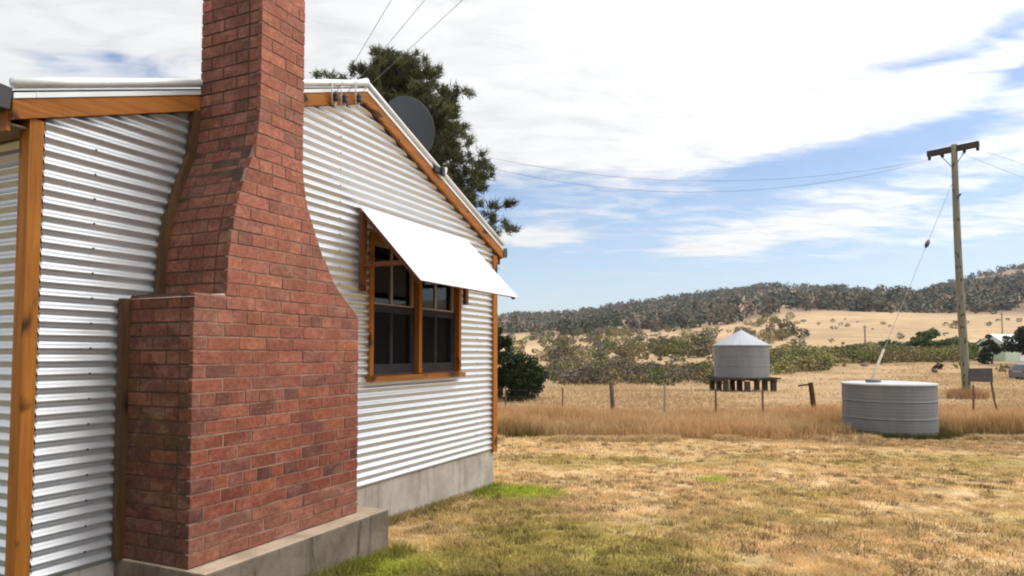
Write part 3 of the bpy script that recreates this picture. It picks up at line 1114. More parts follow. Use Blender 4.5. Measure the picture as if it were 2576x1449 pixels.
for s in (A0 + 0.010, A1 - 0.080):
    mb = MB()
    mb.box(L(s, 0.012, 2.465), L(s + 0.07, 0.055, 3.235))
    mb.bar(L(s + 0.035, 0.07, az_at(0.07) - 0.040), L(s + 0.035, AP1 - 0.02, az_at(AP1 - 0.02) - 0.040), 0.045, 0.05, up=(0, 0, 1))
    mb.bar(L(s + 0.035, 0.056, 2.715), L(s + 0.035, 0.50, 2.715), 0.040, 0.045)
    mb.build('bracket', M['redtim'], awning, bevel=0.003)
mb = MB()
for p in (0.30, AP1 - 0.05):
    mb.bar(L(A0 + 0.105, p, az_at(p) - 0.036), L(A1 - 0.105, p, az_at(p) - 0.036), 0.045, 0.032, up=(0, 0.73, 0.74))
mb.build('batten', M['redtim'], awning)

# service brackets with insulators just below the ridge: things fixed to the barge board
INS = [(2.434, 4.180), (2.562, 4.205), (2.770, 4.280)]
ilab = ['black service insulator on white pin, nearest the chimney on the barge board',
        'black service insulator between the two others under the ridge',
        'black service insulator closest to the ridge corner of the barge board']
for i, (s, z) in enumerate(INS):
    x, y, zz_ = hw(s, 0.10, z)
    e = empty('line_insulator', (x, y, zz_), math.atan2(HD[1], HD[0]))
    tag(e, ilab[i], 'insulator', 'service insulators under the ridge')
    mb = MB()
    mb.lathe([(0.0, -0.045), (0.018, -0.045), (0.029, -0.025), (0.017, -0.010), (0.029, 0.008), (0.018, 0.030), (0.010, 0.045), (0.0, 0.045)], 16)
    mb.build('insulator_body', M['black'], e, smooth=True)
    mb = MB()
    dzz = 0.05 if i != 1 else 0.02
    mb.tube([(-0.055, 0.045, 0.10), (-0.055, 0.0, 0.10), (-0.055, 0.0, -0.085), (0.0, 0.0, -0.085), (0.0, 0.0, -0.04)], 0.006, 8)
    mb.build('pin', M['porc'], e, smooth=True)

# three service wires that rise from the insulators and pass over the camera
ends = [(985, 0), (1070, 0), (1165, 0)]
wl = ['thin service wire rising from the insulator nearest the chimney', 'thin middle service wire above the house ridge', 'thin service wire rising from the ridge corner, right of its two neighbours']


def along(x, y, Y):
    u, v = (x - 1288) / 1717, 0
    f_ = 1717
    ph = R(2.7)
    yp = 888 - f_ * math.tan(ph)
    d = Vector((u, math.cos(ph) - math.sin(ph) * (yp - y) / f_, math.sin(ph) + math.cos(ph) * (yp - y) / f_))
    return Vector((0, 0, EYE)) + d * (Y / d.y)


for i, ((s, z), (px, py)) in enumerate(zip(INS, ends)):
    a = Vector(hw(s, 0.10, z + 0.03))
    c = along(px, py, 5.1)
    d = c - a
    pts = []
    for k in range(25):
        tt = k / 24 * 9.0
        q = a + d * tt
        q.z += 0.012 * tt * tt * 0.5
        pts.append(q)
    mb = MB()
    mb.tube(pts, 0.0022, 5)
    tag(mb.build('service_wire', M['wire'], None), wl[i], 'wire', 'service wires over the roof')

# ---------------- satellite dish on the roof: a thing of its own
dc = Vector(hw(4.20, -0.36, 4.47))
dish = empty('satellite_dish', hw(4.22, -0.36, roofline(4.22) + 0.185), 0)
tag(dish, 'dark grey mesh satellite dish fixed on the house roof', 'satellite dish')
dn = Vector((0.42, 0.80, 0.42)).normalized()
q_ = dn.to_track_quat('Z', 'Y').to_matrix().to_4x4()
mb = MB()
prof = [(0.0, 0.0)] + [(0.36 * k / 12, 0.085 * (k / 12) ** 2) for k in range(1, 13)] + [(0.368, 0.087), (0.366, 0.098)] + [(0.36 * k / 12, 0.085 * (k / 12) ** 2 + 0.010) for k in range(12, 0, -1)] + [(0.0, 0.01)]
mb.lathe(prof, 48)
base = dish.location
bl_ = mb.build('reflector', M['dish'], dish, smooth=True)
bl_.matrix_local = Matrix.Translation(dc - base) @ q_
mb = MB()
mb.tube([Vector((0, 0, -0.01)), Vector((0, 0, 0.16)), (dc - base) - dn * 0.06], 0.022, 10)
mb.tube([(dc - base) - dn * 0.10, (dc - base) + dn * 0.02], 0.05, 12)
mb.build('mast', M['black'], dish)
mb = MB()
lowp = dc - base + q_.to_3x3() @ Vector((0, -0.34, 0.09))
if lowp.z > (dc - base).z:
    lowp = dc - base + q_.to_3x3() @ Vector((0, 0.34, 0.09))
tip = dc - base + dn * 0.40 + Vector((0.02, 0, -0.16))
mb.tube([lowp, tip], 0.010, 8)
mb.bar(tip, tip + Vector((-0.03, -0.07, 0.03)), 0.06, 0.06)
mb.build('feed_arm', M['black'], dish)
# junction box with its cable clamped to the barge
bx = empty('antenna_clamp', hw(4.28, 0.06, roofline(4.28) + 0.14), math.atan2(HD[1], HD[0]))
tag(bx, 'black clamp on the right barge board below the satellite dish', 'clamp')
mb = MB()
mb.box((-0.10, -0.03, -0.02), (0.13, 0.03, 0.055))
mb.box((0.02, -0.055, -0.045), (0.08, -0.025, 0.065))
mb.build('clamp_body', M['black'], bx, bevel=0.01)
mb = MB()
mb.tube([(0.12, 0.02, 0.02), (0.20, 0.02, 0.03), (0.215, 0.02, 0.10)], 0.022, 10)
mb.build('pipe_end', M['porc'], bx, smooth=True)


# ------------------------------------------------------------------ water tanks
def ring_tank(parent, r, z0, z1, m_, pitch=0.076, amp=0.0012, n=96):
    prof = []
    k = int((z1 - z0) / (pitch / 6))
    for i in range(k + 1):
        z = z0 + (z1 - z0) * i / k
        prof.append((r + amp * math.sin(2 * math.pi * (z - z0) / pitch), z))
    mb = MB()
    mb.lathe(prof, n)
    mb.lathe([(0.0, z0), (r, z0)], n)
    for zz_ in (0.36, 0.68):
        zq = z0 + (z1 - z0) * zz_
        mb.lathe([(r + amp, zq - 0.02), (r + amp + 0.006, zq - 0.018), (r + amp + 0.006, zq + 0.018), (r + amp, zq + 0.02)], n)
    return mb.build('tank_body', m_, parent, smooth=True)


tx, ty = 9.12, 16.6
tz = float(gz(tx, ty)) - 0.03
tank = empty('water_tank', (tx, ty, tz))
tag(tank, 'squat grey corrugated water tank with bright flat lid standing on the lawn edge', 'water tank')
TR = 1.02
zt_ = 1.150 - tz
ring_tank(tank, TR, 0.0, zt_ - 0.01, M['tank'])
mb = MB()
mb.lathe([(0.0, zt_ + 0.055), (0.25, zt_ + 0.052), (TR - 0.1, zt_ + 0.02), (TR + 0.025, zt_ + 0.004), (TR + 0.028, zt_ - 0.03), (TR + 0.012, zt_ - 0.03)], 96)
lid = mb.build('lid', M['tanklid'], tank, smooth=False)
mb = MB()
mb.lathe([(0.16, zt_ + 0.02), (0.17, zt_ + 0.09), (0.15, zt_ + 0.105), (0.0, zt_ + 0.11)], 24, (-0.52, -0.30))
mb.build('hatch', M['tank'], lid, smooth=False)

ex, ey = 12.18, 36.3
ez = float(gz(ex, ey))
et = empty('raised_water_tank', (ex, ey, ez))
tag(et, 'grey round water tank with pale conical roof on dark timber stand', 'water tank')
z0_ = 0.62 - ez
ring_tank(et, 1.40, z0_, 2.28 - ez, M['tank2'])
mb = MB()
mb.lathe([(0.0, 3.10 - ez), (0.05, 3.09 - ez), (1.46, 2.30 - ez), (1.47, 2.26 - ez), (1.41, 2.25 - ez)], 20)
mb.build('cone_roof', M['tankroof'], et, smooth=False)
mb = MB()
for q in np.linspace(-1.3, 1.3, 7):
    mb.box((-1.55, q - 0.07, z0_ - 0.08), (1.55, q + 0.07, z0_ - 0.004))
for q in (-1.25, -0.4, 0.4, 1.25):
    mb.box((q - 0.08, -1.45, z0_ - 0.20), (q + 0.08, 1.45, z0_ - 0.082))
mb.build('platform', M['stump'], et)
for q in (-1.22, -0.12, 1.22):
    for v in (-1.2, 0.0, 1.2):
        mb = MB()
        mb.box((q - 0.12, v - 0.12, -0.3), (q + 0.12, v + 0.12, z0_ - 0.202))
        mb.build('stump', M['stump'], et)

# ------------------------------------------------------------------ power pole
px_, py_ = 19.93, 30.0
pz_ = float(gz(px_, py_))
pole = empty('power_pole', (px_, py_, pz_))
tag(pole, 'tall weathered timber power pole with dark crossarm on top', 'power pole')
mb = MB()
hts = np.linspace(-0.3, 11.15 - pz_, 14)
pts, rad = [], []
for h in hts:
    k = max(h, 0) / (11.15 - pz_)
    pts.append((-0.24 * k - 0.07 * math.sin(k * math.pi) * 1.0, 0.0, h))
    rad.append(0.180 - 0.055 * k)
mb.tube(pts, rad, 16)
mb.build('shaft', M['pole'], pole, smooth=True)
al, ar = Vector((18.95, 30.75, 10.93)), Vector((20.36, 29.35, 10.98))
o_ = Vector((px_, py_, pz_))
mb = MB()
mb.bar(al - o_, ar - o_, 0.20, 0.25)
arm = mb.build('crossarm', M['polearm'], pole)
mb = MB()
c_ = (al + ar) / 2 - o_
for q in (al, ar):
    m2 = (q - o_) * 0.55 + c_ * 0.45
    mb.bar(m2 - Vector((0, 0, 0.08)), c_ - Vector((0, 0, 0.85)), 0.03, 0.03)
mb.build('arm_brace', M['polearm'], arm)
for k in (0.04, 0.30, 0.72, 0.97):
    q = al.lerp(ar, k) - o_
    mb = MB()
    mb.lathe([(0.0, q.z - 0.30), (0.05, q.z - 0.28), (0.075, q.z - 0.2), (0.05, q.z - 0.15), (0.06, q.z - 0.085)], 12, (q.x, q.y))
    mb.build('insulator', M['black'], arm)
mb = MB()
mb.tube([(-0.16, -0.23, 9.0), (-0.30, -0.20, 8.8)], 0.04, 8)
mb.build('cable_clamp', M['black'], pole)
# stay wire with its insulator and pale guard
sa, sb = Vector((19.70, 30.0, 9.75)), Vector((13.20, 26.0, float(gz(13.2, 26.0)) - 0.05))
stay = empty('stay_wire', sb)
tag(stay, 'slanting stay wire of the power pole with pale guard near the ground', 'stay wire')
mb = MB()
mb.tube([Vector((0, 0, 0)), sa - sb], 0.010, 6)
mb.build('cable', M['wire'], stay)
k = 0.672
mb = MB()
q0, q1 = (sa - sb) * (k - 0.018), (sa - sb) * (k + 0.018)
mb.tube([q0, q0.lerp(q1, 0.3), q0.lerp(q1, 0.7), q1], [0.03, 0.085, 0.085, 0.03], 12)
mb.build('stay_insulator', M['black'], stay, smooth=True)
mb = MB()
mb.tube([(sa - sb) * 0.01, (sa - sb) * 0.22], 0.05, 10)
mb.build('guard', M['guard'], stay, smooth=True)


def wire(a, b_, sag, rad, label, n=40):
    a, b_ = Vector(a), Vector(b_)
    pts = []
    for i in range(n + 1):
        k = i / n
        p = a.lerp(b_, k)
        p.z -= sag * 4 * k * (1 - k)
        pts.append(p)
    mb = MB()
    mb.tube(pts, rad, 5)
    tag(mb.build('power_line', M['wire']), label, 'power line', 'power lines strung on the pole')


wire(al + Vector((0.08, 0, -0.25)), along(560, 155, 34), 3.0, 0.008, 'upper power line running from the crossarm to the pine')
wire(al + Vector((0.45, -0.45, -0.25)), along(560, 136, 34), 3.85, 0.008, 'lower power line running from the crossarm to the pine')
wire(ar + Vector((0, 0, -0.25)), (60, 44, 9.0), 1.0, 0.008, 'power line leaving the crossarm tip toward the right')
wire(ar + Vector((-0.5, 0.5, -0.25)), (60, 46, 8.0), 1.2, 0.008, 'power line leaving the crossarm inside the tip toward the right')

# ------------------------------------------------------------------ fence
fence = empty('wire_fence', (3.07, 21.0, float(gz(3.07, 21))))
tag(fence, 'sagging post and wire fence in the tall dry grass', 'fence')
fo = Vector(fence.location)


def post(name, x, y, top, rad, m_, lean=(0, 0), sq=False):
    z = float(gz(x, y))
    mb = MB()
    a = Vector((x, y, z - 0.2)) - fo
    c = Vector((x + lean[0], y + lean[1], top)) - fo
    if sq:
        mb.bar(a, c, rad * 2, rad * 1.2, up=(0, 1, 0))
    else:
        mb.tube([a, a.lerp(c, 0.5) + Vector((rad * 0.2, 0, 0)), c], [rad * 1.05, rad, rad * 0.92], 9)
    return mb.build(name, m_, fence)


FP = [(-3.4, 1.0, 0.05), (-1.8, 0.98, 0.03)]
post('steel_dropper', -0.20, 21.0, 0.88, 0.018, M['greytim'])
post('steel_dropper', 1.55, 21.0, 0.80, 0.022, M['rust'], (0.0, 0), True)
post('timber_post', 3.09, 21.0, 0.98, 0.068, M['greytim'], (-0.05, 0))
post('timber_post', 4.66, 21.0, 0.90, 0.036, M['sash'], (0.03, 0))
post('steel_dropper', 6.24, 21.0, 0.78, 0.026, M['rust'], (0.0, 0), True)
post('steel_dropper', 7.68, 21.0, 0.78, 0.026, M['rust'], (0.0, 0), True)
strn = post('strainer_post', 9.26, 21.0, 0.97, 0.078, M['darktim'], (-0.10, 0))
mb = MB()
mb.bar(Vector((9.20, 21.0, 0.92)) - fo, Vector((8.80, 21.05, 0.87)) - fo, 0.05, 0.05)
mb.build('stub_rail', M['darktim'], strn)
post('steel_dropper', 10.9, 21.0, 0.85, 0.024, M['rust'], (0.0, 0), True)
post('timber_post', 12.4, 21.0, 0.85, 0.04, M['greytim'])
post('steel_dropper', 13.98, 20.8, 0.90, 0.026, M['rust'], (0.03, 0), True)
post('timber_post', 16.6, 20.8, 0.9, 0.05, M['greytim'])
post('timber_post', -2.2, 21.0, 0.9, 0.05, M['greytim'])
for h in (0.30, 0.55, 0.76):
    xs_ = [-2.2, -0.20, 1.55, 3.06, 4.66, 6.24, 7.68, 9.18, 10.9, 12.4, 13.98, 16.6]
    pts = []
    for a, c in zip(xs_[:-1], xs_[1:]):
        for k in range(4):
            x = a + (c - a) * k / 4
            pts.append(Vector((x, 20.93, float(gz(x, 20.95)) + h + 0.10 - 0.03 * math.sin(k / 4 * math.pi))) - fo)
    mb = MB()
    mb.tube(pts, 0.0035, 4)
    mb.build('strand', M['fwire'], fence)

# weathered board on a leaning post
sg = empty('notice_board', (14.75, 21.2, float(gz(14.75, 21.2))))
tag(sg, 'dark weathered board on a thin leaning post beside the power pole', 'sign')
so = Vector(sg.location)
mb = MB()
mb.hexa([Vector(q) - so for q in ((14.18, 21.2, 0.99), (14.90, 21.2, 0.975), (14.90, 21.235, 0.975), (14.18, 21.235, 0.99),
                                 (14.17, 21.2, 1.40), (14.89, 21.2, 1.405), (14.89, 21.235, 1.405), (14.17, 21.235, 1.40))])
mb.build('board', M['board'], sg, bevel=0.006)
mb = MB()
mb.tube([Vector(q) - so for q in ((14.86, 21.28, 1.36), (14.90, 21.28, 0.95), (14.98, 21.28, 0.35), (15.16, 21.28, -0.25))], [0.032, 0.03, 0.028, 0.028], 8)
mb.build('leaning_post', M['greytim'], sg)
mb = MB()
mb.tube([Vector(q) - so for q in ((14.22, 21.28, 1.3), (14.20, 21.28, 0.88))], 0.03, 8)
mb.build('bracket', M['greytim'], sg)


# ------------------------------------------------------------------ foliage builders
def rand_unit(n):
    v = rng.normal(size=(n, 3))
    return v / np.linalg.norm(v, axis=1, keepdims=True)


def leaf_quads(centres, size, cols, aspect=0.55, droop=0.0):
    """one small rhombus leaf-clump at each centre, turned at random"""
    n = len(centres)
    a = rand_unit(n)
    a[:, 2] -= droop
    a /= np.linalg.norm(a, axis=1, keepdims=True)
    b_ = np.cross(a, rand_unit(n))
    b_ /= np.linalg.norm(b_, axis=1, keepdims=True) + 1e-9
    sz = (size * rng.uniform(0.6, 1.35, n))[:, None]
    v = np.stack([centres - a * sz, centres + b_ * sz * aspect, centres + a * sz, centres - b_ * sz * aspect], 1).reshape(-1, 3)
    f = np.arange(n * 4).reshape(-1, 4)
    return v, f, np.repeat(cols, 4, 0)


def clumpy(n_clump, per, extent, clump_r, base=0.0, flat=0.75, shape=None):
    """points spread in clumps over a crown volume"""
    u = rand_unit(n_clump) * (rng.uniform(0.25, 1, n_clump) ** 0.5)[:, None]
    c = u * np.array(extent)
    if shape is not None:
        c = shape(c)
    p = np.repeat(c, per, 0) + rand_unit(n_clump * per) * (clump_r * rng.uniform(0.2, 1, n_clump * per) ** 0.6)[:, None] * np.array([1, 1, flat])
    return p, np.repeat(rng.uniform(0.65, 1.3, n_clump), per)


def bush(name, x, y, w_, h, label, cat, cols, group=None, n=26, per=60, leaf=0.09, trunk=True, sunk=0.0, ext_y=None):
    z = float(gz(x, y))
    e = empty(name, (x, y, z - sunk))
    tag(e, label, cat, group)
    crown_b = 0.22 * h if trunk else 0.0
    hh = (h - crown_b) / 2
    ld = rand_unit(9)
    la = rng.uniform(-0.35, 0.55, 9)

    def lobes(c):
        u_ = c / (np.linalg.norm(c, axis=1, keepdims=True) + 1e-9)
        return c * (0.82 + np.clip(u_ @ ld.T, 0, 1) ** 3 @ la)[:, None]
    p, k = clumpy(n, per, (w_ / 2 * 0.86, (ext_y or w_) / 2 * 0.86, hh * 0.9), min(w_, h) * 0.15, shape=lobes)
    p[:, 2] += crown_b + hh * (1.0 if trunk else 0.80)
    p = p[p[:, 2] > 0.0]
    k = k[:len(p)]
    cb = np.array(cols)
    pick = rng.integers(0, len(cb), len(p))
    c = cb[pick] * k[:, None] * rng.uniform(0.8, 1.2, (len(p), 1))
    v, f, cc = leaf_quads(p, leaf, c)
    np_mesh('crown', v, f, cc, M['leaf'], e)
    mb = MB()
    for i in range(4):
        aa = 2 * math.pi * i / 4 + rng.uniform(0, 1)
        mb.tube([(0, 0, -0.15), (math.cos(aa) * w_ * 0.06, math.sin(aa) * w_ * 0.06, crown_b), (math.cos(aa) * w_ * 0.22, math.sin(aa) * w_ * 0.22, crown_b + hh * 1.1)],
                [0.045 * h * 0.5 + 0.01, 0.03 * h * 0.5 + 0.008, 0.012], 7)
    mb.build('trunk', M['bark'], e, smooth=True)
    return e


# ------------------------------------------------------------------ the pine behind the house
PX, PY = -4.0, 25.0
pz0 = float(gz(PX, PY))
pine = empty('pine_tree', (PX, PY, pz0))
tag(pine, 'tall dark green pine with upswept branches rising behind the house roof', 'tree')
TOPZ = 13.1 - pz0
trunk = MB()
trunk.tube([(0, 0, -0.3), (0.05, 0, 3), (-0.1, 0, 7), (-0.25, 0, 10.5), (-0.3, 0, TOPZ - 0.6)], [0.34, 0.28, 0.20, 0.11, 0.03], 12)
tv, tf, tcx = [], [], []
tufts = []
radz = [1.5, 4.5, 6.0, 7.4, 8.3, 9.6, 10.6, 11.6, 12.5, TOPZ]
radr = [2.2, 2.7, 3.1, 3.55, 3.25, 2.8, 2.5, 2.3, 1.7, 0.7]
for i in range(215):
    h = 2.0 + (TOPZ - 2.3) * (i / 214) ** 0.85
    aa = i * 2.399 + rng.uniform(-0.3, 0.3)
    rmax = np.interp(h + 0.5, radz, radr) * rng.uniform(0.60, 1.22)
    up = rng.uniform(0.25, 0.62)
    b0 = np.array([-0.3 * h / TOPZ, 0, h - rmax * up * 0.75])
    tip = b0 + np.array([math.cos(aa) * rmax, math.sin(aa) * rmax, rmax * up])
    mid2 = (b0 + tip) / 2 + np.array([0, 0, -0.12 * rmax])
    trunk.tube([b0, mid2, tip], [0.05, 0.032, 0.012], 5)
    nt = int(5 + rmax * 3.2)
    for k in np.linspace(0.42, 1.0, nt):
        q = (1 - k) ** 2 * b0 + 2 * k * (1 - k) * mid2 + k * k * tip
        q = q + rng.normal(size=3) * np.array([0.22, 0.22, 0.15]) * (0.6 + rmax * 0.16)
        tufts.append((q, rng.uniform(0.7, 1.25), np.array([math.cos(aa) * 0.5, math.sin(aa) * 0.5, 0.9])))
# a long low branch reaching left, its tip tufts just show over the ridge beside the chimney
zq = 12.22 - pz0
trunk.tube([(-0.25, 0, zq - 1.2), (-1.6, 0, zq - 0.75), (-3.25, 0, zq - 0.08)], [0.05, 0.035, 0.012], 5)
for q in ((-3.28, 0, zq), (-3.22, 0.1, zq + 0.05), (-2.90, 0, zq - 0.03), (-2.70, 0.1, zq + 0.0), (-2.3, 0, zq - 0.15), (-1.9, 0, zq + 0.05), (-1.6, 0.1, zq + 0.2), (-1.9, -0.1, zq + 0.25)):
    tufts.append((np.array(q), 0.75, np.array([-0.3, 0.0, 1.0])))
NB = 74
cen = np.array([q[0] for q in tufts])
siz = np.array([q[1] for q in tufts])
dirn = np.array([q[2] for q in tufts])
nT = len(cen)
d = rand_unit(nT * NB) + np.repeat(dirn, NB, 0) * 0.75
d /= np.linalg.norm(d, axis=1, keepdims=True)
ln = 0.30 * np.repeat(siz, NB) * rng.uniform(0.6, 1.15, nT * NB)
pc = np.repeat(cen, NB, 0) + rng.normal(size=(nT * NB, 3)) * 0.07
sd2 = np.cross(d, rand_unit(nT * NB))
sd2 /= np.linalg.norm(sd2, axis=1, keepdims=True)
wdt = 0.019
v = np.stack([pc - sd2 * wdt, pc + sd2 * wdt, pc + d * ln[:, None]], 1).reshape(-1, 3)
f = np.arange(len(v)).reshape(-1, 3)
kk = np.repeat(rng.uniform(0.6, 1.45, nT), NB)
cc = np.array([0.070, 0.078, 0.029]) * kk[:, None] * rng.uniform(0.75, 1.3, (nT * NB, 1))
yl = rng.uniform(size=nT * NB) < 0.10
cc[yl] = np.array([0.13, 0.11, 0.03])
np_mesh('crown', v, f, np.repeat(cc, 3, 0), M['needle'], pine)
trunk.build('trunk', M['bark'], pine, smooth=True)
DG = [(0.030, 0.048, 0.016), (0.045, 0.062, 0.020), (0.022, 0.036, 0.013)]
MG = [(0.135, 0.145, 0.046), (0.175, 0.170, 0.060), (0.105, 0.120, 0.040)]
OG = [(0.195, 0.165, 0.072), (0.16, 0.145, 0.060), (0.24, 0.19, 0.092)]
GY = [(0.175, 0.145, 0.110), (0.13, 0.110, 0.085), (0.21, 0.172, 0.128)]
bush('shrub', 0.45, 28.5, 2.6, 2.15, 'broad dark green shrub behind the far corner of the house', 'shrub', DG, n=70, per=140, leaf=0.065, trunk=False)
bush('shrub', -0.55, 29.3, 1.5, 3.9, 'tall narrow dark shrub against the corner post of the house', 'shrub', DG, n=50, per=130, leaf=0.065, trunk=False)
bush('small_tree', 59.3, 84.5, 2.5, 3.1, 'small round dark tree before the pale green shed', 'tree', [(0.035, 0.042, 0.028), (0.05, 0.055, 0.035)], n=26, per=70, leaf=0.15)
bush('shrub', 57.9, 84.0, 2.1, 1.9, 'low dark green bush at the left end of the pale green shed', 'shrub', DG, n=20, per=60, leaf=0.14, trunk=False)
bush('round_tree', 60.6, 79.5, 5.2, 4.7, 'big rounded near-black tree at the right edge beside the shed', 'tree', [(0.022, 0.030, 0.016), (0.035, 0.042, 0.02)], n=60, per=90, leaf=0.17)
bush('shrub', 46.9, 75.0, 1.35, 0.85, 'lone near-black bush on the straw slope left of the power pole', 'shrub', [(0.025, 0.03, 0.015), (0.035, 0.04, 0.018)], n=18, per=60, leaf=0.09, trunk=False)
for (x, y, w_, h, lab) in ((62.5, 104, 7.5, 4.4, 'largest mid green tree of the clump left of the power pole'),
                           (68.0, 106, 6.0, 3.4, 'mid green tree just left of the power pole shaft'),
                           (58.0, 105, 6.0, 2.9, 'low mid green tree at the left end of the clump by the pole'),
                           (73.0, 106, 7.0, 3.0, 'mid green tree between the power pole and the shed')):
    bush('green_tree', x, y, w_, h, lab, 'tree', [(0.11, 0.145, 0.045), (0.15, 0.175, 0.06), (0.085, 0.115, 0.04)], n=44, per=80, leaf=0.24, group='green trees beyond the power pole', trunk=False)


# ------------------------------------------------------------------ scrub belts and the wooded hills (masses nobody could count)
def scrub(name, label, spots, leaf, cols, per_area=26, kind='stuff', matn='farleaf', aspect=0.6):
    P, C, S = [], [], []
    for (x, y, w_, h) in spots:
        z = float(gz(x, y))
        n = max(14, int(per_area * w_ * h))
        u = rand_unit(n) * (rng.uniform(0.2, 1, n) ** 0.4)[:, None]
        p = u * np.array([w_ / 2, w_ / 2, h / 2]) + np.array([x, y, z + h * 0.46])
        cb = np.array(cols)[rng.integers(0, len(cols))] * rng.uniform(0.7, 1.25)
        P.append(p)
        C.append(cb * rng.uniform(0.75, 1.25, (n, 1)))
    P, C = np.concatenate(P), np.concatenate(C)
    v, f, cc = leaf_quads(P, leaf, C, aspect)
    o = np_mesh(name, v, f, cc, M[matn])
    tag(o, label, 'scrub', kind=kind)
    return o


def px2w(x, Yd):
    return (x - 1288) / 1717 * Yd, Yd


# right hand olive belt
sp_ = []
for i in range(230):
    x = rng.uniform(1925, 2440)
    Yd = rng.uniform(88, 120) if x > 2270 else rng.uniform(np.interp(x, [1925, 2270], [63, 88]), 122)
    wx, wy = px2w(x, Yd)
    sp_.append((wx, wy, rng.uniform(2.2, 4.2), rng.uniform(1.1, 2.1)))
scrub('scrub_belt', 'olive scrub belt between the raised tank and the power pole', sp_, 0.16, MG + OG, 40)
sp_ = []
for i in range(90):
    x = rng.uniform(1385, 1790)
    Yd = rng.uniform(45, 78)
    wx, wy = px2w(x, Yd)
    k = 1 if x < 1600 else 0.75
    sp_.append((wx, wy, rng.uniform(1.4, 2.8), rng.uniform(0.9, 2.0) * k))
scrub('grey_thicket', 'grey brown thicket on the slope behind the fence', sp_, 0.10, GY + GY + OG + MG, 95)
sp_ = []
for i in range(105):
    x = rng.uniform(1270, 2010)
    Yd = rng.uniform(150, 330)
    wx, wy = px2w(x, Yd)
    if fbm(np.array([wx]), np.array([wy]), 45, 83, 2)[0] < 0.47:
        continue
    sp_.append((wx, wy, rng.uniform(2.5, 6), rng.uniform(1.8, 4.6)))
for i in range(60):
    x = rng.choice([rng.uniform(1360, 1520), rng.uniform(1560, 1720), rng.uniform(1720, 2020)])
    Yd = rng.uniform(120, 190)
    wx, wy = px2w(x, Yd)
    sp_.append((wx, wy, rng.uniform(2, 5), rng.uniform(1.4, 3.4)))
for i in range(520):
    x = rng.uniform(1270, 2620)
    Yd = rng.uniform(0, 1) ** 1.3 * 250 + 68
    wx, wy = px2w(x, Yd)
    if fbm(np.array([wx]), np.array([wy]), 30, 87, 3)[0] < 0.42 or (x > 2100 and rng.uniform() < 0.7):
        continue
    q = rng.uniform(0.5, 1.9) * (0.6 + Yd / 300)
    sp_.append((wx, wy, q, q * rng.uniform(0.45, 0.85)))
scrub('scattered_scrub', 'scattered olive scrub on the dry slope below the hills', sp_, 0.27, MG + OG + OG + GY, 20)
# hillside woodland
sp_ = []
tries = 0
while len(sp_) < 4200 and tries < 40000:
    tries += 1
    x = rng.uniform(1000, 2950)
    fi = np.interp(x, XS, FIELD)
    cr_ = np.interp(x, XS, CREST)
    Yd = 350 + (rng.uniform(0, 1) ** 0.85) * 590
    wx, wy = px2w(x, Yd)
    dens = fbm(np.array([wx]), np.array([wy]), 120, 91, 4)[0]
    th = 0.51
    u, vv = (x - 1830) / 170, (Yd - 640) / 190
    th += 0.30 * math.exp(-(u * u + vv * vv))             # barer ground near the summit
    u, vv = (x - 1450) / 260, (Yd - 560) / 200
    th += 0.08 * math.exp(-(u * u + vv * vv))
    u, vv = (x - 2250) / 170, (Yd - 520) / 150
    th += 0.07 * math.exp(-(u * u + vv * vv))
    if dens < th and rng.uniform() > 0.20:
        continue
    sp_.append((wx, wy, rng.uniform(4, 10), rng.uniform(4, 11.5)))
FARC = [(0.128, 0.124, 0.082), (0.165, 0.142, 0.098), (0.090, 0.100, 0.074), (0.20, 0.160, 0.115), (0.075, 0.085, 0.065)]
scrub('hillside_woodland', 'grey green woodland covering the far hills', sp_, 1.15, FARC, 0.75, matn='farleaf')

# ------------------------------------------------------------------ distant shed, poles, car
shd = empty('shed', (67.9, 92.0, float(gz(67.9, 92)) - 0.2))
tag(shd, 'pale green shed half hidden by trees at the right edge', 'shed')
mb = MB()
mb.box((-2.9, -2, 0), (3.4, 3, 2.5))
mb.build('wall', M['shedwall'], shd)
mb = MB()
mb.add([(-3.1, -2.3, 2.45), (3.6, -2.3, 2.45), (3.6, 0.5, 3.75), (-3.1, 0.5, 3.75), (-3.1, 3.3, 2.45), (3.6, 3.3, 2.45),
        (-3.1, -2.3, 2.37), (3.6, -2.3, 2.37), (3.6, 3.3, 2.37), (-3.1, 3.3, 2.37)],
       [(0, 1, 2, 3), (3, 2, 5, 4), (0, 3, 4, 9, 6), (1, 7, 8, 5, 2), (6, 7, 1, 0), (4, 5, 8, 9)])
mb.build('roof', M['shedroof'], shd)
mb = MB()
mb.box((-1.0, -2.03, 0.1), (-0.2, -2.004, 2.0))
mb.build('door', M['awn'], shd)
for (x, Yd, ytop, lab) in ((2176, 118, 818, 'faint grey pole standing in the olive scrub belt'), (2522, 150, 786, 'thin dark far pole above the pale green shed')):
    wx, wy = px2w(x, Yd)
    z = float(gz(wx, wy))
    e = empty('distant_pole', (wx, wy, z))
    tag(e, lab, 'power pole')
    zt2 = EYE + (888 - ytop) * Yd / 1717
    mb = MB()
    mb.tube([(0, 0, -0.3), (0, 0, zt2 - z)], [0.17, 0.13], 8)
    mb.build('shaft', M['faint'], e)
    mb = MB()
    mb.box((-0.45, -0.05, zt2 - z - 0.4), (0.45, 0.05, zt2 - z - 0.3))
    mb.build('crossarm', M['faint'], e)

cx_, cy_ = 43.1, 55.5
car = empty('parked_car', (cx_, cy_, float(gz(cx_, cy_)) - 0.12))
tag(car, 'silver grey car with dark windows parked at the right edge of the field', 'car')
pf = [(-2.15, 0.32), (-2.2, 0.72), (-2.12, 0.92), (-1.7, 1.40), (-1.3, 1.50), (0.2, 1.46), (0.95, 0.98), (2.0, 0.86), (2.2, 0.62), (2.2, 0.32)]


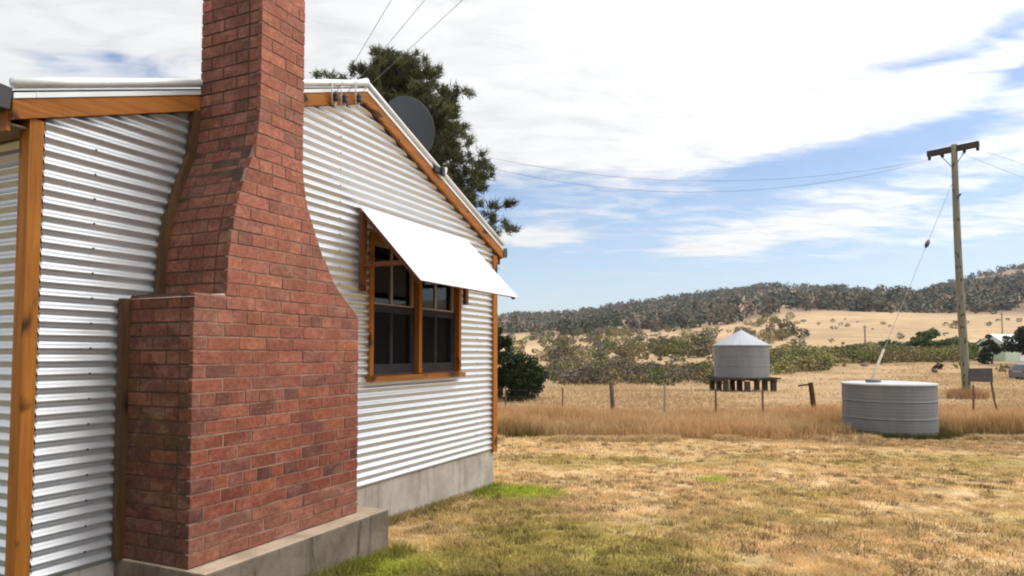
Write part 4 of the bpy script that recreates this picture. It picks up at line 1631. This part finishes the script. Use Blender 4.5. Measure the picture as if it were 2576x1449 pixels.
def extr(prof, y0, y1):
    n_ = len(prof)
    mb = MB()
    mb.add([(q[0], y0, q[1]) for q in prof] + [(q[0], y1, q[1]) for q in prof],
           [tuple(range(n_)), tuple(range(2 * n_ - 1, n_ - 1, -1))] + [(i, (i + 1) % n_, n_ + (i + 1) % n_, n_ + i) for i in range(n_)])
    return mb


extr(pf, -0.82, 0.82).build('body', M['carpaint'], car, bevel=0.05)
for yy in (-0.826, 0.826):
    extr([(-1.85, 0.98), (-1.52, 1.36), (-0.65, 1.40), (-0.65, 0.98)], yy - 0.006, yy + 0.006).build('window', M['glassdark'], car)
    extr([(-0.58, 0.98), (-0.58, 1.40), (0.15, 1.37), (0.78, 0.98)], yy - 0.006, yy + 0.006).build('window', M['glassdark'], car)
mb = MB()
mb.hexa([(-2.125, -0.68, 0.97), (-2.125, 0.68, 0.97), (-2.10, 0.68, 0.97), (-2.10, -0.68, 0.97), (-1.795, -0.62, 1.345), (-1.795, 0.62, 1.345), (-1.75, 0.62, 1.345), (-1.75, -0.62, 1.345)])
mb.build('rear_window', M['glassdark'], car)
for yy in (-0.72, 0.72):
    mb = MB()
    mb.box((-2.22, yy - 0.1, 0.72), (-2.13, yy + 0.1, 0.88))
    mb.build('tail_light', M['lamp'], car)
for xx in (-1.35, 1.4):
    for yy in (-0.76, 0.76):
        mb = MB()
        mb.tube([(xx, yy - 0.1, 0.32), (xx, yy + 0.1, 0.32)], 0.32, 20)
        wh = mb.build('wheel', M['tyre'], car)
        mb = MB()
        mb.tube([(xx, yy - 0.115, 0.32), (xx, yy + 0.115, 0.32)], 0.19, 16)
        mb.build('rim', M['rim'], wh)


# ------------------------------------------------------------------ grass
def blades(x, y, h, wd, bend, cb, ct, name, label, stuff='grass'):
    """curved tapering blades: five vertices, a quad and a tip each (as triangles)"""
    n = len(x)
    z = gz(x, y) - 0.01
    a = rng.uniform(0, 2 * np.pi, n)
    dx_, dy_ = np.cos(a), np.sin(a)
    b_ = rng.uniform(0, 2 * np.pi, n)
    lx, ly = np.cos(b_) * bend, np.sin(b_) * bend
    base = np.stack([x, y, z], 1)
    side_ = np.stack([dx_ * wd / 2, dy_ * wd / 2, np.zeros(n)], 1)
    mid_ = base + np.stack([lx * 0.35 * h, ly * 0.35 * h, h * 0.6], 1)
    tip = base + np.stack([lx * h, ly * h, h * np.sqrt(np.clip(1 - bend * bend * 0.6, 0.15, 1))], 1)
    v = np.stack([base - side_, base + side_, mid_ - side_ * 0.75, mid_ + side_ * 0.75, tip], 1).reshape(-1, 3)
    k = np.arange(n)[:, None] * 5
    f = np.concatenate([k + np.array([[0, 1, 3]]), k + np.array([[0, 3, 2]]), k + np.array([[2, 3, 4]])], 1).reshape(-1, 3)
    c = np.stack([cb, cb, cb * 0.45 + ct * 0.55, cb * 0.45 + ct * 0.55, ct], 1).reshape(-1, 3)
    o = np_mesh(name, v, f, c, M['grass'])
    tag(o, label, stuff, kind='stuff')
    return o


def free(x, y):
    s, p = sp(x, y)
    inh = (s > -0.1) & (s < W_ + 0.03) & (p < -0.012) & (p > -DEPTH)
    infoot = (s > 0.50) & (s < 2.35) & (p > -0.1) & (p < 0.785)
    intank = np.hypot(x - tx, y - ty) < TR + 0.01
    return ~(inh | infoot | intank)


def scatter(n, y0, y1, power, left=-1.0, right=1.0, mx=1.2):
    u = rng.uniform(0, 1, n)
    yy = (y0 ** (1 - power) + u * (y1 ** (1 - power) - y0 ** (1 - power))) ** (1 / (1 - power))
    xx = rng.uniform(-0.78, 0.80, n) * yy * 1.0 + rng.uniform(-mx, mx, n)
    s, p = sp(xx, yy)
    ok = free(xx, yy) & ((p > -0.05) | (s > W_ - 0.6) & (xx > -3))
    return xx[ok], yy[ok]


# mown lawn
x, y = scatter(620000, 3.0, 16.2, 0.75)
clump = 0.6 * fbm(x, y, 0.17, 101, 3) + 0.4 * fbm(x, y, 0.6, 105, 2)
big = fbm(x, y, 1.3, 111, 3)
keep = rng.uniform(0, 1, len(x)) < np.clip(0.45 + (clump - 0.40) * 2.6, 0.22, 1)
x, y, clump, big = x[keep], y[keep], clump[keep], big[keep]
n = len(x)
c = lawn_color(x, y, 0)
h = (0.018 + 0.038 * np.clip((clump - 0.38) / 0.3, 0, 1)) * rng.uniform(0.6, 1.3, n) * (0.75 + 0.6 * big)
c = c * rng.uniform(0.95, 1.5, (n, 1))
blades(x, y, h, 0.0055 * rng.uniform(0.7, 1.4, n) * (0.7 + y / 14), rng.uniform(0.2, 1.05, n), c * 0.9, c * 1.08, 'lawn_grass', 'short dry mown lawn grass with green patches', 'grass')
# loose tussocks, cut stalks and clods that stand out of the mown lawn
x, y = scatter(15000, 3.2, 15.6, 0.55)
keep = rng.uniform(0, 1, len(x)) < np.clip((fbm(x, y, 1.1, 171, 3) - 0.30) * 3, 0.05, 1)
x, y = x[keep], y[keep]
n0, per = len(x), 22
c0 = lawn_color(x, y, 0)
kind = rng.uniform(0, 1, n0)
c0 = np.where((kind < 0.42)[:, None], c0 * 0.42 + np.array([0.10, 0.055, 0.025]) * 0.4, np.where((kind < 0.72)[:, None], c0 * 1.35, c0 * 0.8 + np.array([0.05, 0.05, 0.0])))
rad_ = rng.uniform(0.02, 0.075, n0)
x = np.repeat(x, per) + rng.normal(0, 1, n0 * per) * np.repeat(rad_, per)
y = np.repeat(y, per) + rng.normal(0, 1, n0 * per) * np.repeat(rad_, per)
c = np.repeat(c0, per, 0) * rng.uniform(0.75, 1.3, (n0 * per, 1))
hh_ = np.repeat(rng.uniform(0.03, 0.085, n0), per) * rng.uniform(0.5, 1.2, n0 * per)
ok = free(x, y)
x, y, c, hh_ = x[ok], y[ok], c[ok], hh_[ok]
n = len(x)
blades(x, y, hh_, 0.008 * rng.uniform(0.6, 1.5, n), rng.uniform(0.3, 1.15, n), c * 0.8, c * 1.05, 'lawn_tussocks', 'loose brown and straw tussocks standing out of the mown lawn', 'grass')
# longer grass against the house footing and foundation
q = rng.uniform(0, 1, 9000)
s_ = np.where(q < 0.45, rng.uniform(0.4, 2.5, 9000), rng.uniform(2.3, 5.95, 9000))
p_ = np.where(q < 0.45, 0.79 + np.abs(rng.normal(0, 0.09, 9000)), np.abs(rng.normal(0.0, 0.06, 9000)))
e_ = (s_ > 2.2) & (s_ < 2.6) & (q < 0.45)
x = HO[0] + HD[0] * s_ + HN[0] * p_
y = HO[1] + HD[1] * s_ + HN[1] * p_
ok = free(x, y)
x, y = x[ok], y[ok]
n = len(x)
c = lawn_color(x, y, 0) * 0.6 + np.array([0.14, 0.15, 0.03]) * 0.4
c = c * rng.uniform(0.7, 1.25, (n, 1))
blades(x, y, rng.uniform(0.03, 0.12, n), 0.006 * rng.uniform(0.7, 1.3, n), rng.uniform(0.1, 0.8, n), c * 0.8, c * 1.1, 'edge_grass', 'longer grass growing along the footing and foundation', 'grass')
# weeds between the left side of the chimney and the wall
s_ = rng.uniform(-0.15, 0.48, 7000)
p_ = 0.02 + rng.uniform(0, 1, 7000) ** 1.6 * 0.8
x = HO[0] + HD[0] * s_ + HN[0] * p_
y = HO[1] + HD[1] * s_ + HN[1] * p_
n = len(x)
c = np.array([0.16, 0.13, 0.035]) * rng.uniform(0.6, 1.3, (n, 1))
blades(x, y, rng.uniform(0.08, 0.22, n), 0.008 * rng.uniform(0.7, 1.3, n), rng.uniform(0.2, 0.9, n), c * 0.8, c * 1.1, 'weeds', 'low weeds in the corner between chimney and iron wall', 'weeds')

# tall rusty seeding grass along the fence
xx = rng.uniform(-8, 26, 210000)
yy = 15.1 + rng.uniform(0, 1, 210000) ** 1.05 * 8.8
edge = np.where(np.abs(xx - tx) < TR + 0.15, ty + 0.35, 15.85) + 1.1 * (fbm(xx, xx * 0, 2.6, 121, 4) - 0.5) * 2 + rng.normal(0, 0.14, len(xx))
ok = free(xx, yy) & (yy > edge) & (xx > -0.62 - (yy - 9) * 0.0 - 4.5) & (xx < yy * 0.82 + 2)
xx, yy = xx[ok], yy[ok]
s_, p_ = sp(xx, yy)
ok = (p_ > -0.4) | (s_ > W_ + 0.2)
xx, yy = xx[ok], yy[ok]
n = len(xx)
pt = fbm(xx, yy, 2.4, 131, 3)
fade = np.clip((24.5 - yy) / 5, 0.35, 1)
h = (0.08 + 0.62 * pt) * rng.uniform(0.45, 1.3, n) * fade * np.clip(0.45 + (yy - 15.3) / 1.6, 0.45, 1)
gk = np.clip((fbm(xx, yy, 1.9, 141, 3) - 0.43) / 0.14, 0, 1) * np.clip((17.4 - yy) / 1.2, 0, 1)
gk = np.clip(gk + np.clip((xx - 10.0) / 0.4, 0, 1) * np.clip((14.0 - xx) / 2.5, 0, 1) * np.clip((17.6 - yy) / 1.2, 0, 1) * 0.8, 0, 1)
cb = np.array([0.42, 0.26, 0.11]) * (1 - gk[:, None]) + np.array([0.115, 0.095, 0.028]) * gk[:, None]
rk = 0.8 * np.clip((pt - 0.35) / 0.3, 0, 1)[:, None]
ct = np.array([0.62, 0.34, 0.15]) * rk + np.array([0.68, 0.45, 0.23]) * (1 - rk)
ct = ct * (1 - 0.35 * gk[:, None]) + np.array([0.14, 0.11, 0.03]) * 0.35 * gk[:, None]
v_ = rng.uniform(0.72, 1.25, (n, 1))
blades(xx, yy, h, 0.014 * rng.uniform(0.6, 1.3, n), rng.uniform(0.05, 0.5, n), cb * v_, ct * v_, 'tall_grass', 'tall rusty seeding grass along the fence line', 'grass')
# grass round the tank foot, its dark green standing in for contact shadow
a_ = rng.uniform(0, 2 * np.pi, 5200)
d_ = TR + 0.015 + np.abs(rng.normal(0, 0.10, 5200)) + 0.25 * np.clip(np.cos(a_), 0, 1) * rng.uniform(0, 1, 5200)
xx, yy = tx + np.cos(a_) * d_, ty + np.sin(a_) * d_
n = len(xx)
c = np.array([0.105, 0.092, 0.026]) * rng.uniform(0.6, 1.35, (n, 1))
blades(xx, yy, rng.uniform(0.05, 0.19, n), 0.012 * rng.uniform(0.6, 1.3, n), rng.uniform(0.1, 0.7, n), c * 0.8, c * 1.15, 'tank_shade_grass', 'grass round the foot of the squat tank, its contact shadow coloured dark green', 'grass')
# straw stems round the foot of the power pole
a_ = rng.uniform(0, 2 * np.pi, 1800)
d_ = 0.19 + np.abs(rng.normal(0, 0.35, 1800))
xx, yy = px_ + np.cos(a_) * d_, py_ + np.sin(a_) * d_
c = np.array([0.50, 0.31, 0.15]) * rng.uniform(0.6, 1.25, (1800, 1))
blades(xx, yy, rng.uniform(0.2, 0.6, 1800), 0.02 * rng.uniform(0.6, 1.3, 1800), rng.uniform(0.1, 0.5, 1800), c * 0.8, c * 1.1, 'pole_grass', 'tall straw grass round the foot of the power pole', 'grass')
# raked hay lying along the mown edge
xx = rng.uniform(-1.5, 15, 26000)
yy = 15.25 + rng.normal(0, 0.16, 26000) + 0.25 * (fbm(xx, xx * 0, 1.2, 121, 3) - 0.5) * 2
ok = free(xx, yy) & (fbm(xx, yy, 0.8, 151, 2) > 0.47)
xx, yy = xx[ok], yy[ok]
n = len(xx)
c = np.array([0.54, 0.38, 0.19]) * rng.uniform(0.8, 1.2, (n, 1))
blades(xx, yy, rng.uniform(0.06, 0.20, n), 0.012 * np.ones(n), rng.uniform(0.7, 1.1, n), c * 0.9, c, 'cut_hay', 'pale raked hay lying along the mown lawn edge', 'hay')
# straw tufts in the paddock beyond the fence
yy = 23.0 + rng.uniform(0, 1, 120000) ** 1.7 * 62
xx = rng.uniform(-0.1, 0.82, 120000) * yy
n = len(xx)
pt = fbm(xx, yy, 6, 161, 3)
ok = (rng.uniform(0, 1, n) < np.clip(0.1 + (pt - 0.40) * 2.5, 0.03, 1)) & (np.hypot(xx - ex, yy - ey) > 0.5)
xx, yy, pt = xx[ok], yy[ok], pt[ok]
n = len(xx)
c = (np.array([0.68, 0.475, 0.26]) * (1 - 0.35 * pt[:, None])) * rng.uniform(0.8, 1.2, (n, 1))
blades(xx, yy, rng.uniform(0.08, 0.20, n), 0.02 + 0.0010 * yy, rng.uniform(0.3, 0.9, n), c * 0.95, c * 1.05, 'paddock_grass', 'pale straw grass of the paddock beyond the fence', 'grass')

# ------------------------------------------------------------------ haze: thin even air between the camera and the hills
mb = MB()
mb.box((-2750, -2750, float(gzv.min()) - 1.0), (2750, 2750, max(float(gzv.max()) + 14.0, 30.0)))
m_, t, b = mat('thin air')
t.n.remove(b)
pv = t.node('ShaderNodeVolumePrincipled')
pv.inputs['Color'].default_value = (0.86, 0.90, 0.96, 1)
pv.inputs['Density'].default_value = 0.00013
pv.inputs['Anisotropy'].default_value = 0.3
t.l.new(pv.outputs[0], t.n['Material Output'].inputs['Volume'])
hz = mb.build('haze', m_)
tag(hz, 'thin pale haze softening the far hills', 'haze', kind='stuff')
